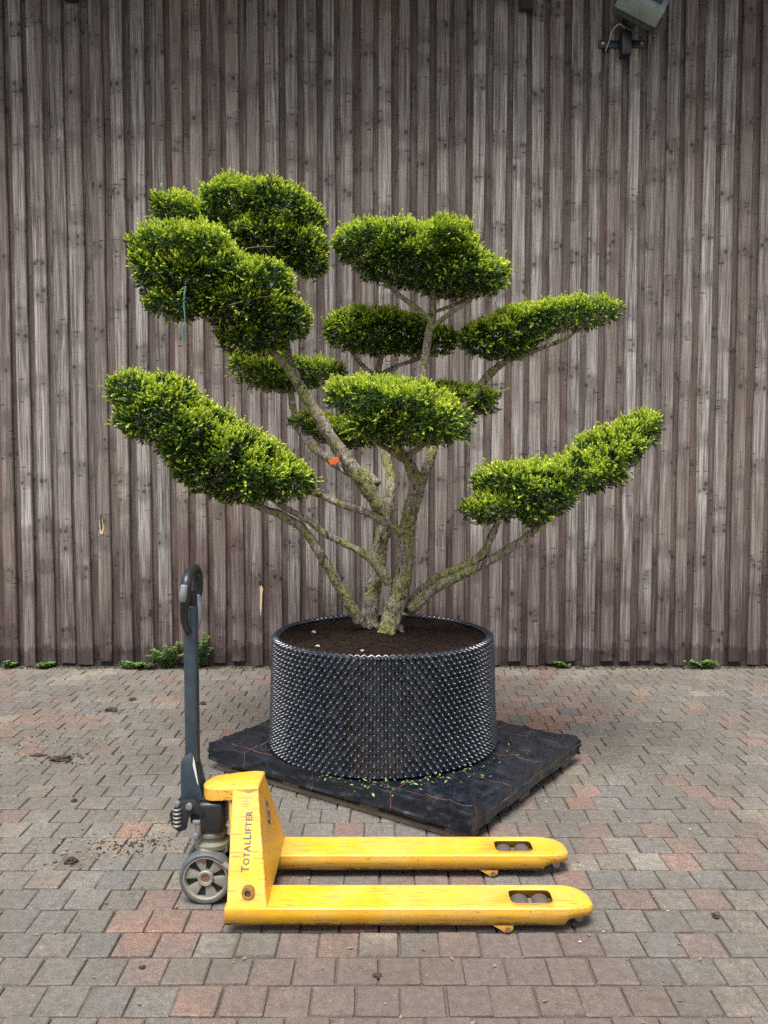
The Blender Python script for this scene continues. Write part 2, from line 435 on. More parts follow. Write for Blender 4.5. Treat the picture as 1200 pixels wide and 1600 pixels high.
M_STEEL = plain('zinc_steel', (0.42, 0.42, 0.40), 0.4, 0.7, dirt=(0.12, 0.10, 0.07), dirt_amt=0.8)
M_CAST = plain('dirty_cast_metal', (0.20, 0.19, 0.155), 0.6, 0.2, var=0.4, scale=40, dirt=(0.09, 0.075, 0.045), dirt_amt=0.8)
M_RIM = plain('wheel_rim', (0.27, 0.26, 0.215), 0.55, 0.1, var=0.25, scale=40, dirt=(0.12, 0.10, 0.07), dirt_amt=0.6)
M_TYRE = plain('tyre_rubber', (0.075, 0.08, 0.085), 0.6, var=0.3, dirt=(0.16, 0.15, 0.13), dirt_amt=0.6)
M_ROLL = plain('load_roller', (0.085, 0.075, 0.066), 0.7, var=0.4, scale=60, dirt=(0.07, 0.06, 0.05), dirt_amt=0.8)
M_RUST = plain('rusty_pin', (0.19, 0.085, 0.045), 0.8, var=0.5, scale=120)
M_INK = plain('blue_grey_print', (0.06, 0.075, 0.12), 0.6, var=0.4, scale=160)
M_FADE = plain('faded_print', (0.46, 0.33, 0.12), 0.6, var=0.3, scale=200)
M_STICK = plain('sticker', (0.62, 0.60, 0.54), 0.5, var=0.1)
M_ORNG = plain('orange_tag_plastic', (0.72, 0.13, 0.025), 0.5, var=0.1)
M_RAW = plain('raw_wood', (0.62, 0.43, 0.25), 0.8, var=0.25, scale=70)
M_PALW = plain('pallet_wood', (0.17, 0.135, 0.095), 0.85, var=0.4, scale=30, bump=0.3)
M_DARKW = plain('dark_stained_timber', (0.030, 0.027, 0.026), 0.8, var=0.3)
M_LAMP = plain('lamp_housing', (0.30, 0.36, 0.35), 0.45, 0.2, var=0.15, dirt=(0.12, 0.13, 0.12), dirt_amt=0.5)
M_LAMPD = plain('lamp_fins', (0.055, 0.07, 0.075), 0.5, var=0.3)
M_CABLE = plain('grey_cable', (0.40, 0.40, 0.38), 0.5, var=0.1)
M_CANE = plain('bamboo_cane', (0.20, 0.13, 0.06), 0.6, var=0.3)
M_PEB = plain('pale_pebble', (0.55, 0.45, 0.34), 0.8, var=0.3)
M_CLOD = plain('dirt_clod', (0.045, 0.03, 0.02), 0.95, var=0.5, scale=60, bump=0.6)
M_LITTER = plain('leaf_litter', (0.20, 0.15, 0.08), 0.8, var=0.6, scale=8)
M_WEED = weed_material('weed_leaf', (0.07, 0.16, 0.025), (0.16, 0.27, 0.06))
M_CLIP = weed_material('clipping_leaf', (0.10, 0.19, 0.03), (0.30, 0.38, 0.12))
M_TWINE = plain('green_twine', (0.06, 0.17, 0.15), 0.5, var=0.2)
gm = MB('joint_dirt', 0.95, spec=0.2); gw = gm.world()
gm.set('Base Color', gm.mix(gm.ramp(gm.noise(gw, 5.0, 6, 0.7), [(0.45, 0.0), (0.62, 1.0)]),
       gm.ramp(gm.noise(gw, 120.0, 5), [(0.3, (0.035, 0.028, 0.020)), (0.7, (0.11, 0.09, 0.066))]), (0.05, 0.055, 0.022)))
gbig = gm.ramp(gm.noise(gw, 1.6, 6, 0.62), [(0.36, 0.0), (0.56, 0.95)])
gm.set('Base Color', gm.mix(gbig, gm.b.inputs['Base Color'].links[0].from_socket, gm.mix(gm.noise(gw, 190.0, 3, 0.75), (0.05, 0.042, 0.033), (0.20, 0.165, 0.135))))
gm.set('Base Color', gm.mix(mud_film(gm, gw), gm.b.inputs['Base Color'].links[0].from_socket, gm.mix(gm.noise(gw, 190.0, 3, 0.75), (0.05, 0.04, 0.034), (0.19, 0.15, 0.128))))
gm.bump(gm.noise(gw, 150.0, 4), 0.6, 0.01); M_GROUND = gm.m

# ------------------------------------------------------------------ ground and paving
WALL_Y = 6.125
ground = link('ground', pydata('ground', [(-80, -60, -.010), (80, -60, -.010), (80, 60, -.010), (-80, 60, -.010)], [(0, 1, 2, 3)]), M_GROUND)
tag(ground, 'dark dirt and moss in the joints under the pavers', kind='structure')
pav = empty('pavement'); tag(pav, 'weathered grey and red concrete block paving of the yard', kind='structure')
BW, BD = 0.1265, 0.1363          # paver pitch across and along

def paver_geo(seed):
    rr = random.Random(seed); bm = bmesh.new()
    w, d = BW - 0.0040, BD - 0.0085
    bm_box(bm, (0, 0, -0.02), (w, d, 0.04), None, 0.0042, 1)
    low = [f for f in bm.faces if all(v.co.z < -0.03 for v in f.verts)]
    bmesh.ops.delete(bm, geom=low, context='FACES')
    for v in bm.verts:
        if v.co.z > -0.03:
            v.co.x += rr.uniform(-.0017, .0017); v.co.y += rr.uniform(-.0017, .0017); v.co.z += rr.uniform(-.0013, .0008)
    return bm_mesh('paver', bm, 30)
PAVER = [paver_geo(i) for i in range(8)]
for m_ in PAVER: m_.materials.append(M_PAV)

def paver_colour(x, y):
    g = lambda cx, cy, sx, sy: math.exp(-((x - cx) / sx) ** 2 - ((y - cy) / sy) ** 2)
    red = 0.10 + 0.75 * g(-2.05, 4.75, .45, .45) + 0.7 * g(.95, 5.3, .45, .55) + .55 * g(.5, 3.45, .55, .4) + .45 * g(.2, 2.35, .9, .3) + .35 * g(-.5, 2.6, .35, .5) + .25 * g(.9, 2.8, .5, .3)
    tan = 0.16 + 0.7 * math.exp(-((y - 5.9) / .35) ** 2) + .4 * g(-.55, 3.3, .3, .12)
    k = rnd.random(); v = rnd.uniform(.93, 1.26)
    if k < red: c = (0.225, 0.130, 0.102)
    elif k < red + tan: c = (0.225, 0.190, 0.146)
    elif k < red + tan + .30: c = (0.135, 0.132, 0.122)
    else: c = (0.155, 0.143, 0.118)
    mean = (0.158, 0.146, 0.129); kk = .78 if k < red else .55; c = tuple(a_ * kk + b_ * (1 - kk) for a_, b_ in zip(c, mean)); j = rnd.uniform(-.008, .008)
    return (c[0] * v + j, c[1] * v, c[2] * v - j)

cells = []
nrow = 0
y = WALL_Y - BD * 0.42
while y > 0.7:
    ph = (BW / 2 if nrow % 2 else 0.0) + 0.03
    x = -4.6 + ph
    while x < 4.6:
        cells.append((x + rnd.uniform(-.002, .002), y + rnd.uniform(-.002, .002)))
        x += BW
    y -= BD; nrow += 1
def in_view(x, y):
    p = math.atan(75 / 1300.0); f = y * math.cos(p) + 1.5 * math.sin(p); u = y * math.sin(p) - 1.5 * math.cos(p)
    return abs(x / f) < 0.47 and abs(u / f) < 0.625
def covered(x, y):      # under the forks or the pallet
    return (-.5 < x < .66 and (2.60 < y < 2.70 or 2.96 < y < 3.06)) or math.hypot(x, y - 4.07) < .5
seen = sorted([c for c in cells if in_view(*c) and not covered(*c)], key=lambda c: c[1])[:300]
near = set(seen)
fv, ff, fc = [], [], []
for i, (x, y) in enumerate(cells):
    col = paver_colour(x, y); rz = rnd.uniform(-.012, .012); dz = rnd.uniform(-.0022, .0012)
    tx, ty = rnd.uniform(-.011, .011), rnd.uniform(-.011, .011)
    me = PAVER[i % 8]
    if (x, y) in near:
        o = link('paver', me, None, pav, (x, y, dz)); o.rotation_euler = (tx, ty, rz + (PI if rnd.random() < .5 else 0)); o.color = (*col, 1)
    else:
        M4 = Matrix.Translation((x, y, dz)) @ Matrix.Rotation(rz, 4, 'Z') @ Matrix.Rotation(tx, 4, 'X') @ Matrix.Rotation(ty, 4, 'Y')
        b = len(fv)
        for v in me.vertices: fv.append(tuple(M4 @ v.co)); fc.append((*col, 1))
        for p in me.polygons: ff.append(tuple(b + k for k in p.vertices))
far = pydata('paver_mass', fv, ff)
ca = far.color_attributes.new('tint', 'FLOAT_COLOR', 'POINT'); ca.data.foreach_set('color', np.array(fc, dtype=np.float32).ravel())
tag(link('paver_mass', far, M_PAV_FAR, pav), kind='stuff')

# ------------------------------------------------------------------ timber wall with its eave
wall = empty('timber_wall', (0, WALL_Y, 0))
tag(wall, 'tall barn wall of weathered grey brown vertical boards behind the tree', 'wall')
def board_mesh(w, h, t, seed, crown):
    rr = random.Random(seed); n = 14
    prof = [(-.5, 0), (-.5, .55), (-.44, .85), (-.25, .97), (0, 1.0), (.25, .97), (.44, .85), (.5, .55), (.5, 0)]
    V, F = [], []
    a1, a2 = rr.uniform(0, 9), rr.uniform(0, 9); bow = rr.uniform(-.006, .006)
    for i in range(n + 1):
        z = h * i / n
        wl = w * (1 + .05 * math.sin(z * 1.7 + a1) + .03 * math.sin(z * 4.1 + a2)); dx = bow * math.sin(z / h * PI) + .0025 * math.sin(z * 2.3 + a2)
        for u, k in prof:
            kk = k if crown else min(k * 1.15, 1.0)
            V.append((u * wl + dx, -t * kk, z + (rr.uniform(-.004, .004) if i == 0 else 0)))
    m = len(prof)
    for i in range(n):
        for k in range(m - 1): F.append((i * m + k, i * m + k + 1, (i + 1) * m + k + 1, (i + 1) * m + k))
    F.append(tuple(range(m - 1, -1, -1))); F.append(tuple(n * m + k for k in range(m)))
    bm = bmesh.new(); bm.from_mesh(pydata('b', V, F))
    return bm_mesh('board', bm, 28)
TOP = 5.25
x = -4.35; i = 0
while x < 4.35:
    left = x < -1.6
    pit = rnd.uniform(.126, .156) if left else rnd.uniform(.128, .146)
    cw = rnd.uniform(.084, .110) if left else rnd.uniform(.082, .098)
    crown = rnd.random() < .8
    zb = rnd.choice((.012, .018, .03, .045))
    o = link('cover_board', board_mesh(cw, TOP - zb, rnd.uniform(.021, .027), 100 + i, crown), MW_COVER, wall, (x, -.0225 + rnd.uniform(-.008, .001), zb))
    o.rotation_euler = (0, rnd.uniform(-.0012, .0012), rnd.uniform(-.05, .05))
    gx = x + pit / 2
    zb = rnd.choice((.012, .03, .05))
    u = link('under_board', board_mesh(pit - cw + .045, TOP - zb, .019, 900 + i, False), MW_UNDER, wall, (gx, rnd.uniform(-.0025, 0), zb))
    u.rotation_euler = (0, 0, rnd.uniform(-.02, .02))
    x += pit; i += 1
box('backing', (0, .08, 2.62), (9.0, .14, 5.22), M_DARKW, wall, 0)
box('sill_beam', (0, -.004, .02), (9.0, .03, .09), M_DARKW, wall, 0)
box('eave_soffit', (0, -.38, TOP + .06), (9.2, .95, .03), M_DARKW, wall, 0.003)
box('fascia_board', (0, -.875, TOP + .03), (9.2, .03, .2), M_DARKW, wall, 0.004)
for bx_ in (-2.2, 1.0, 4.2):
    prism('eave_bracket', [(-.045, TOP + .04), (-.83, TOP + .04), (-.83, TOP - .05), (-.12, TOP - .30), (-.1, 4.75 if bx_ != 1.0 else 4.69), (-.045, 4.75 if bx_ != 1.0 else 4.69)], bx_ - .045, bx_ + .045, M_DARKW, wall, 'X', .004)
# bare splits in the boards
prism('split_scar', [(-.914, .60), (-.900, .607), (-.889, .585), (-.896, .54), (-.900, .45), (-.909, .375), (-.915, .45), (-.911, .54)], -.052, -.049, M_RAW, wall)
prism('split_scar', [(-2.085, 1.09), (-2.062, 1.11), (-2.05, 1.03), (-2.06, .985), (-2.08, .99)], -.052, -.049, M_RAW, wall)
prism('knot_hole', [(-2.078, 1.085), (-2.067, 1.14), (-2.06, 1.03), (-2.072, 1.015)], -.056, -.0525, M_DARKW, wall)

# ------------------------------------------------------------------ floodlight under the eave
fl = empty('floodlight', (1.70, WALL_Y, 4.50)); tag(fl, 'grey floodlight tilted on a bracket high on the timber wall', 'floodlight')
box('mounting_plate', (-.02, -.056, -.035), (.33, .012, .052), M_BLACK, fl, .003)
for sx in (-.155, .12): cyl('bolt', (sx, -.061, -.035), (sx, -.072, -.035), .010, M_STEEL, fl, n=10)
box('junction_box', (-.005, -.105, -.06), (.07, .085, .17), M_BLACK, fl, .01)
cyl('swivel_arm', (0, -.12, .02), (.05, -.22, .06), .016, M_BLACK, fl, n=12)
rot = Matrix.Rotation(R(27), 3, 'Y') @ Matrix.Rotation(R(-38), 3, 'X')
hc = Vector((.065, -.25, .150))
bm = bmesh.new(); bm_box(bm, (0, 0, 0), (.32, .12, .25), None, .014)
bmesh.ops.rotate(bm, cent=(0, 0, 0), matrix=rot, verts=bm.verts); bmesh.ops.translate(bm, vec=hc, verts=bm.verts)
house = link('housing', bm_mesh('housing', bm, 40), M_LAMP, fl)
def lampbox(name, c, s, mat, b=.004):
    bm = bmesh.new(); bm_box(bm, c, s, None, b); bmesh.ops.rotate(bm, cent=(0, 0, 0), matrix=rot, verts=bm.verts); bmesh.ops.translate(bm, vec=hc, verts=bm.verts)
    return link(name, bm_mesh(name, bm, 40), mat, house)
lampbox('lamp_glass', (0, -.062, .012), (.24, .008, .15), M_LAMPD)
lampbox('cooling_back', (0, .075, 0), (.26, .06, .20), M_LAMPD, .01)
for k in (-1, 1):
    for q in (-1, 1): lampbox('clip', (k * .1, -.064, q * .108), (.014, .012, .022), M_STEEL, .002)
tube('yoke', [(-.10, -.2, .22, .006), (-.11, -.17, .12, .006), (-.05, -.16, .05, .006), (.02, -.17, .0, .006), (.12, -.19, -.035, .006), (.19, -.25, .02, .006), (.20, -.27, .09, .006)], M_LAMPD, fl, 8, 5)
tube('cable', [(-.02, -.14, .03, .005), (-.07, -.17, .045, .005), (-.105, -.13, .02, .005), (-.115, -.09, -.03, .005), (-.135, -.06, -.085, .005)], M_CABLE, fl, 8, 5)

# ------------------------------------------------------------------ pallet and its cover
PL, PF, PR = Vector((-.859, 4.066, 0)), Vector((.339, 3.188, 0)), Vector((.955, 4.135, 0))
eu = (PF - PL); Lu = eu.length - .03; eu.normalize(); eu.rotate(Matrix.Rotation(R(1.6), 3, 'Z')); ev = Vector((-eu.y, eu.x, 0)); Lv = (PR - PF).length - .02
pc = PF - eu * Lu / 2 + ev * Lv / 2
pang = math.atan2(eu.y, eu.x)
pal = empty('pallet', pc, pang); tag(pal, 'wooden pallet wrapped in black fabric under the tree pot', 'pallet')
for u in (-.5, -.17, .17, .5):
    for v in (-.5, 0, .5):
        box('block', (u * (Lu - .16), v * (Lv - .14), .057), (.10, .10, .068), M_PALW, pal, .004)
for v in (-.5, 0, .5): box('bottom_board', (0, v * (Lv - .14), .0125), (Lu - .05, .10, .021), M_PALW, pal, .003)
for k in range(8): box('deck_board', (-(Lu - .12) / 2 + k * (Lu - .12) / 7, 0, .105), (.12, Lv - .03, .022), M_PALW, pal, .003)
fab_z = .136; D = .088
us = np.concatenate([np.linspace(-Lu / 2 - D, -Lu / 2, 12)[:-1], np.linspace(-Lu / 2, Lu / 2, 150), np.linspace(Lu / 2, Lu / 2 + D, 12)[1:]])
vs = np.concatenate([np.linspace(-Lv / 2 - D, -Lv / 2, 12)[:-1], np.linspace(-Lv / 2, Lv / 2, 116), np.linspace(Lv / 2, Lv / 2 + D, 12)[1:]])
V, F, UV = [], [], []
nu, nv = len(us), len(vs)
for a in us:
    for b in vs:
        du, dv = max(abs(a) - Lu / 2, 0), max(abs(b) - Lv / 2, 0)
        x_ = max(-Lu / 2, min(Lu / 2, a)); y_ = max(-Lv / 2, min(Lv / 2, b)); drop = max(du, dv)
        p = Vector((a * 5, b * 5, 1.3))
        rg = lambda q: (1 - abs(mnoise.noise(q))) ** 14
        wr = mnoise.noise(p) * .002 + rg(Vector((a * 5 + b * 3, b * 2.2, 4))) * .013 + rg(Vector((a * 1.7, b * 8, 9))) * .010 + rg(Vector((a * 9, a * 3 - b * 9, 2))) * .004
        inside = math.hypot(a - (Vector((-.008, 4.07, 0)) - pc).dot(eu), b - (Vector((-.008, 4.07, 0)) - pc).dot(ev)) < .56
        z_ = fab_z + (wr - .004 if not inside else -.004)
        if drop > 0:
            s1 = (rg(Vector((a * 3 + b * 3, drop * 25, 3))) * .008 + rg(Vector((a * 5, b * 5, drop * 6))) * .007) * min(1, drop / .02)
            z_ = fab_z - drop * (1 + .12 * mnoise.noise(Vector((a * 4, b * 4, 7)))) + (wr if drop < .004 else 0)
            if du > 0: x_ += math.copysign(.002 + s1, a)
            if dv > 0: y_ += math.copysign(.002 + s1, b)
        V.append((x_, y_, z_)); UV.append((a, b))
for i in range(nu - 1):
    for j in range(nv - 1): F.append((i * nv + j, (i + 1) * nv + j, (i + 1) * nv + j + 1, i * nv + j + 1))
me = pydata('ground_cover_fabric', V, F, True); me.set_sharp_from_angle(angle=R(38)); ul = me.uv_layers.new(name='UVMap')
ul.data.foreach_set('uv', np.array([UV[l.vertex_index] for l in me.loops], dtype=np.float32).ravel())
fab = link('ground_cover_fabric', me, M_FAB, None, pc); fab.rotation_euler = (0, 0, pang)
sm = fab.modifiers.new('thick', 'SOLIDIFY'); sm.thickness = .002; sm.offset = -1
tag(fab, 'creased black woven ground cover with orange lines draped over the pallet', 'fabric')

# ------------------------------------------------------------------ pot of dimpled black plastic with soil
PC = Vector((-.008, 4.07, .142)); PH = .53
pot = empty('tree_pot', PC); tag(pot, 'wide round black dimpled plastic tree pot on the pallet', 'pot')
def pot_r(z, a=0.0): return .546 - .012 * z / PH + .016 * (1 - z / PH) ** 3 + .004 * math.sin(3 * a + 1 + z * 4) + .0025 * math.sin(7 * a - z * 9)
rows, cols = 24, 104
V, F = [], []
def ring_wall(off, flip):
    n, m = 208, 26; b = len(V)
    for i in range(m + 1):
        z = PH * i / m
        for k in range(n):
            a = 2 * PI * k / n; r = pot_r(z, a) + off
            wv = .0016 * math.sin(k * PI + i * PI)
            V.append(((r + wv) * math.cos(a), (r + wv) * math.sin(a), z + (.006 * (1 if k % 2 else -1) if i == m else 0)))
    for i in range(m):
        for k in range(n):
            q = (b + i * n + k, b + i * n + (k + 1) % n, b + (i + 1) * n + (k + 1) % n, b + (i + 1) * n + k)
            F.append(q if not flip else q[::-1])
    return b
b0 = ring_wall(-.016, False); b1 = ring_wall(-.020, True)
for k in range(208):
    k2 = (k + 1) % 208; F.append((b0 + 26 * 208 + k, b0 + 26 * 208 + k2, b1 + 26 * 208 + k2, b1 + 26 * 208 + k))
ns = 8
for i in range(rows):
    z = PH * (i + .5) / rows
    for k in range(cols):
        a = 2 * PI * (k + .5 * (i % 2)) / cols + rnd.uniform(-.002, .002)
        ra, ta = Vector((math.cos(a), math.sin(a), 0)), Vector((-math.sin(a), math.cos(a), 0))
        for sgn, hgt in ((1, .024), (-1, .010)):
            if sgn < 0 and (z < PH - .08 or (i + k) % 1): continue
            base = ra * (pot_r(z, a) - (.017 if sgn > 0 else .0195)) + Vector((0, 0, z + rnd.uniform(-.0012, .0012)))
            b = len(V)
            for rr_, hh in ((.0125, 0), (.0085, .010 * hgt / .022), (.0062, .018 * hgt / .022), (.0042, .022 * hgt / .022), (.0016, .0240 * hgt / .022)):
                for q in range(ns):
                    t = 2 * PI * q / ns
                    p = base + ta * (math.cos(t) * rr_ * sgn) + Vector((0, 0, math.sin(t) * rr_)) + ra * hh * sgn
                    V.append(tuple(p))
            for lv in range(4):
                for q in range(ns):
                    F.append((b + lv * ns + q, b + lv * ns + (q + 1) % ns, b + (lv + 1) * ns + (q + 1) % ns, b + (lv + 1) * ns + q))
            F.append(tuple(b + 4 * ns + q for q in range(ns)))
link('dimpled_wall', pydata('dimpled_wall', V, F, True), M_POT, pot)
SOIL_Z = PC.z + PH - .026
def soil_h(x, y):
    r = math.hypot(x, y)
    return SOIL_Z + .022 * math.exp(-(r / .28) ** 2) + mnoise.noise(Vector((x * 9, y * 9, 2))) * .012 + abs(mnoise.noise(Vector((x * 34, y * 34, 5)))) * .014 + mnoise.noise(Vector((x * 80, y * 80, 1))) * .005
V, F = [(0, 0, soil_h(0, 0))], []
nr_, na_ = 60, 150
for i in range(1, nr_ + 1):
    for k in range(na_):
        a = 2 * PI * k / na_; r = .522 * i / nr_; X, Y = r * math.cos(a), r * math.sin(a); V.append((X, Y, soil_h(X, Y)))
for k in range(na_): F.append((0, 1 + k, 1 + (k + 1) % na_))
for i in range(nr_ - 1):
    for k in range(na_):
        F.append((1 + i * na_ + k, 1 + (i + 1) * na_ + k, 1 + (i + 1) * na_ + (k + 1) % na_, 1 + i * na_ + (k + 1) % na_))
ico = bmesh.new(); bmesh.ops.create_icosphere(ico, subdivisions=1, radius=1.0)
IV = [v.co.copy() for v in ico.verts]; IF = [[v.index for v in f.verts] for f in ico.faces]; ico.free()
for _ in range(900):
    a = rnd.uniform(0, 2 * PI); r = .515 * math.sqrt(rnd.random()); X, Y = r * math.cos(a), r * math.sin(a); s = rnd.uniform(.003, .011)
    b = len(V); c = Vector((X, Y, soil_h(X, Y)))
    sc = (rnd.uniform(.6, 1.5), rnd.uniform(.6, 1.5), rnd.uniform(.5, .9))
    for v in IV: V.append((c.x + v.x * s * sc[0] * rnd.uniform(.7, 1.2), c.y + v.y * s * sc[1] * rnd.uniform(.7, 1.2), c.z + v.z * s * sc[2]))
    for f in IF: F.append(tuple(b + q for q in f))
soil = link('soil', pydata('soil', V, F, True), M_SOIL, None, (PC.x, PC.y, 0))
tag(soil, 'dark brown crumbly potting soil filling the round pot', 'soil', kind='stuff')

def lump(name, mat, loc, s, label, cat, group=None, seed=0, sub=3):
    bm = bmesh.new(); bmesh.ops.create_icosphere(bm, subdivisions=sub, radius=1.0)
    for v in bm.verts:
        k = 1 + .6 * mnoise.noise(v.co * 1.6 + Vector((seed, 0, 0))) + .5 * mnoise.noise(v.co * 4.5 + Vector((seed, 3, 0)))
        v.co = Vector((v.co.x * s[0] * k, v.co.y * s[1] * k, v.co.z * s[2] * k + s[2] * .55))
    return tag(link(name, bm_mesh(name, bm, 25), mat, None, loc), label, cat, group)
for n_, (X, Y, s, lb) in enumerate([(-.345, .09, .010, 'small white pebble on the soil near the pot\'s left rim'),
                               (-.30, -.26, .009, 'small orange brown pebble on the soil near the pot\'s front left rim'),
                               (-.09, -.36, .008, 'tiny pale pebble on the soil at the front of the pot')]):
    lump('pebble', M_PEB, (PC.x + X, PC.y + Y, soil_h(X, Y)), (s, s * .8, s * .7), lb, 'pebble', 'pebbles lying on the pot soil', n_ * 7.1)

# ------------------------------------------------------------------ the cloud-pruned yew
PADS = [
    ('A', [(-1.094,3.7,1.825,0.088,0.16,0.098),(-0.978,3.74,1.76,0.141,0.2,0.133),(-1.054,3.74,1.686,0.141,0.2,0.105),(-0.875,3.8,1.573,0.127,0.2,0.113),(-0.844,3.8,1.654,0.141,0.24,0.13),(-0.722,3.84,1.55,0.158,0.26,0.141),(-0.807,3.82,1.471,0.151,0.22,0.114),(-0.611,3.88,1.47,0.16,0.26,0.134),(-0.482,3.92,1.431,0.12,0.22,0.106),(-0.394,3.94,1.418,0.048,0.13,0.058),(-0.655,3.87,1.381,0.145,0.2,0.062)]),
    ('B', [(-1.016,3.97,2.499,0.137,0.22,0.087),(-0.865,3.97,2.499,0.167,0.24,0.099),(-1.063,3.95,2.382,0.101,0.2,0.105),(-0.903,3.97,2.357,0.192,0.24,0.117),(-0.973,3.94,2.238,0.116,0.18,0.069),(-0.722,3.97,2.401,0.089,0.2,0.087),(-0.564,4.02,2.352,0.127,0.22,0.113),(-0.672,4.02,2.247,0.195,0.24,0.126),(-0.522,4.04,2.19,0.135,0.2,0.117),(-0.615,4.04,2.099,0.159,0.18,0.084),(-0.448,4.06,2.178,0.074,0.15,0.078)]),
    ('C', [(-1.124,4.54,2.845,0.111,0.18,0.072),(-0.96,4.54,2.801,0.118,0.18,0.075),(-0.801,4.52,2.896,0.151,0.22,0.095),(-0.58,4.52,2.845,0.193,0.26,0.136),(-0.411,4.54,2.801,0.098,0.18,0.096),(-0.615,4.52,2.694,0.237,0.24,0.123),(-0.43,4.54,2.632,0.125,0.2,0.123),(-0.378,4.54,2.564,0.077,0.14,0.062)]),
    ('D', [(-0.096,4.22,2.593,0.128,0.2,0.068),(0.016,4.22,2.606,0.166,0.26,0.081),(0.271,4.22,2.584,0.179,0.28,0.094),(0.128,4.22,2.499,0.25,0.3,0.113),(0.384,4.22,2.499,0.141,0.24,0.088),(0.496,4.22,2.423,0.115,0.2,0.075),(0.32,4.22,2.411,0.205,0.24,0.075),(-0.128,4.22,2.543,0.083,0.16,0.049)]),
    ('E', [(-0.18,4.54,2.241,0.119,0.2,0.083),(-0.035,4.54,2.234,0.161,0.24,0.096),(-0.086,4.54,2.173,0.188,0.24,0.09),(0.138,4.54,2.207,0.14,0.22,0.083),(0.19,4.54,2.139,0.133,0.2,0.055),(0.311,4.54,2.166,0.064,0.14,0.055)]),
    ('F', [(0.5,4.32,2.14,0.099,0.18,0.078),(0.625,4.32,2.173,0.139,0.22,0.097),(0.772,4.32,2.222,0.132,0.22,0.091),(0.915,4.3,2.254,0.125,0.2,0.077),(1.035,4.28,2.257,0.111,0.18,0.064),(1.122,4.28,2.263,0.04,0.1,0.03),(0.625,4.32,2.091,0.132,0.18,0.051)]),
    ('G', [(-0.755,4.54,2.043,0.071,0.14,0.048),(-0.641,4.54,2.001,0.127,0.18,0.062),(-0.47,4.56,2.004,0.127,0.18,0.069),(-0.322,4.58,2.006,0.079,0.14,0.049),(-0.555,4.54,1.933,0.137,0.15,0.041)]),
    ('H', [(-0.149,3.74,1.794,0.09,0.18,0.07),(-0.043,3.72,1.792,0.123,0.24,0.081),(0.114,3.72,1.775,0.129,0.26,0.081),(0.259,3.76,1.721,0.108,0.22,0.077),(0.086,3.74,1.686,0.222,0.24,0.094),(-0.014,3.76,1.644,0.111,0.16,0.048),(0.187,3.76,1.624,0.111,0.16,0.031)]),
    ('I', [(0.304,4.42,1.871,0.089,0.15,0.047),(0.433,4.42,1.847,0.109,0.17,0.053),(0.524,4.42,1.837,0.062,0.12,0.033),(0.423,4.42,1.787,0.096,0.14,0.033)]),
    ('J', [(-0.435,4.54,1.733,0.071,0.14,0.049),(-0.33,4.54,1.698,0.106,0.18,0.062),(-0.174,4.54,1.656,0.127,0.2,0.083),(-0.087,4.54,1.708,0.099,0.16,0.083)]),
    ('K', [(0.421,3.9,1.275,0.059,0.14,0.051),(0.528,3.92,1.304,0.114,0.2,0.088),(0.578,3.96,1.424,0.121,0.22,0.076),(0.697,3.94,1.379,0.12,0.24,0.118),(0.778,3.92,1.349,0.114,0.22,0.1),(0.854,3.97,1.439,0.121,0.22,0.089),(0.961,3.97,1.439,0.127,0.2,0.083),(1.005,3.99,1.491,0.14,0.2,0.126),(1.08,4.02,1.54,0.123,0.2,0.115),(1.162,4.04,1.602,0.111,0.17,0.103),(1.238,4.06,1.665,0.074,0.14,0.066),(1.284,4.07,1.69,0.043,0.1,0.041),(0.695,3.92,1.259,0.047,0.14,0.045)]),
]
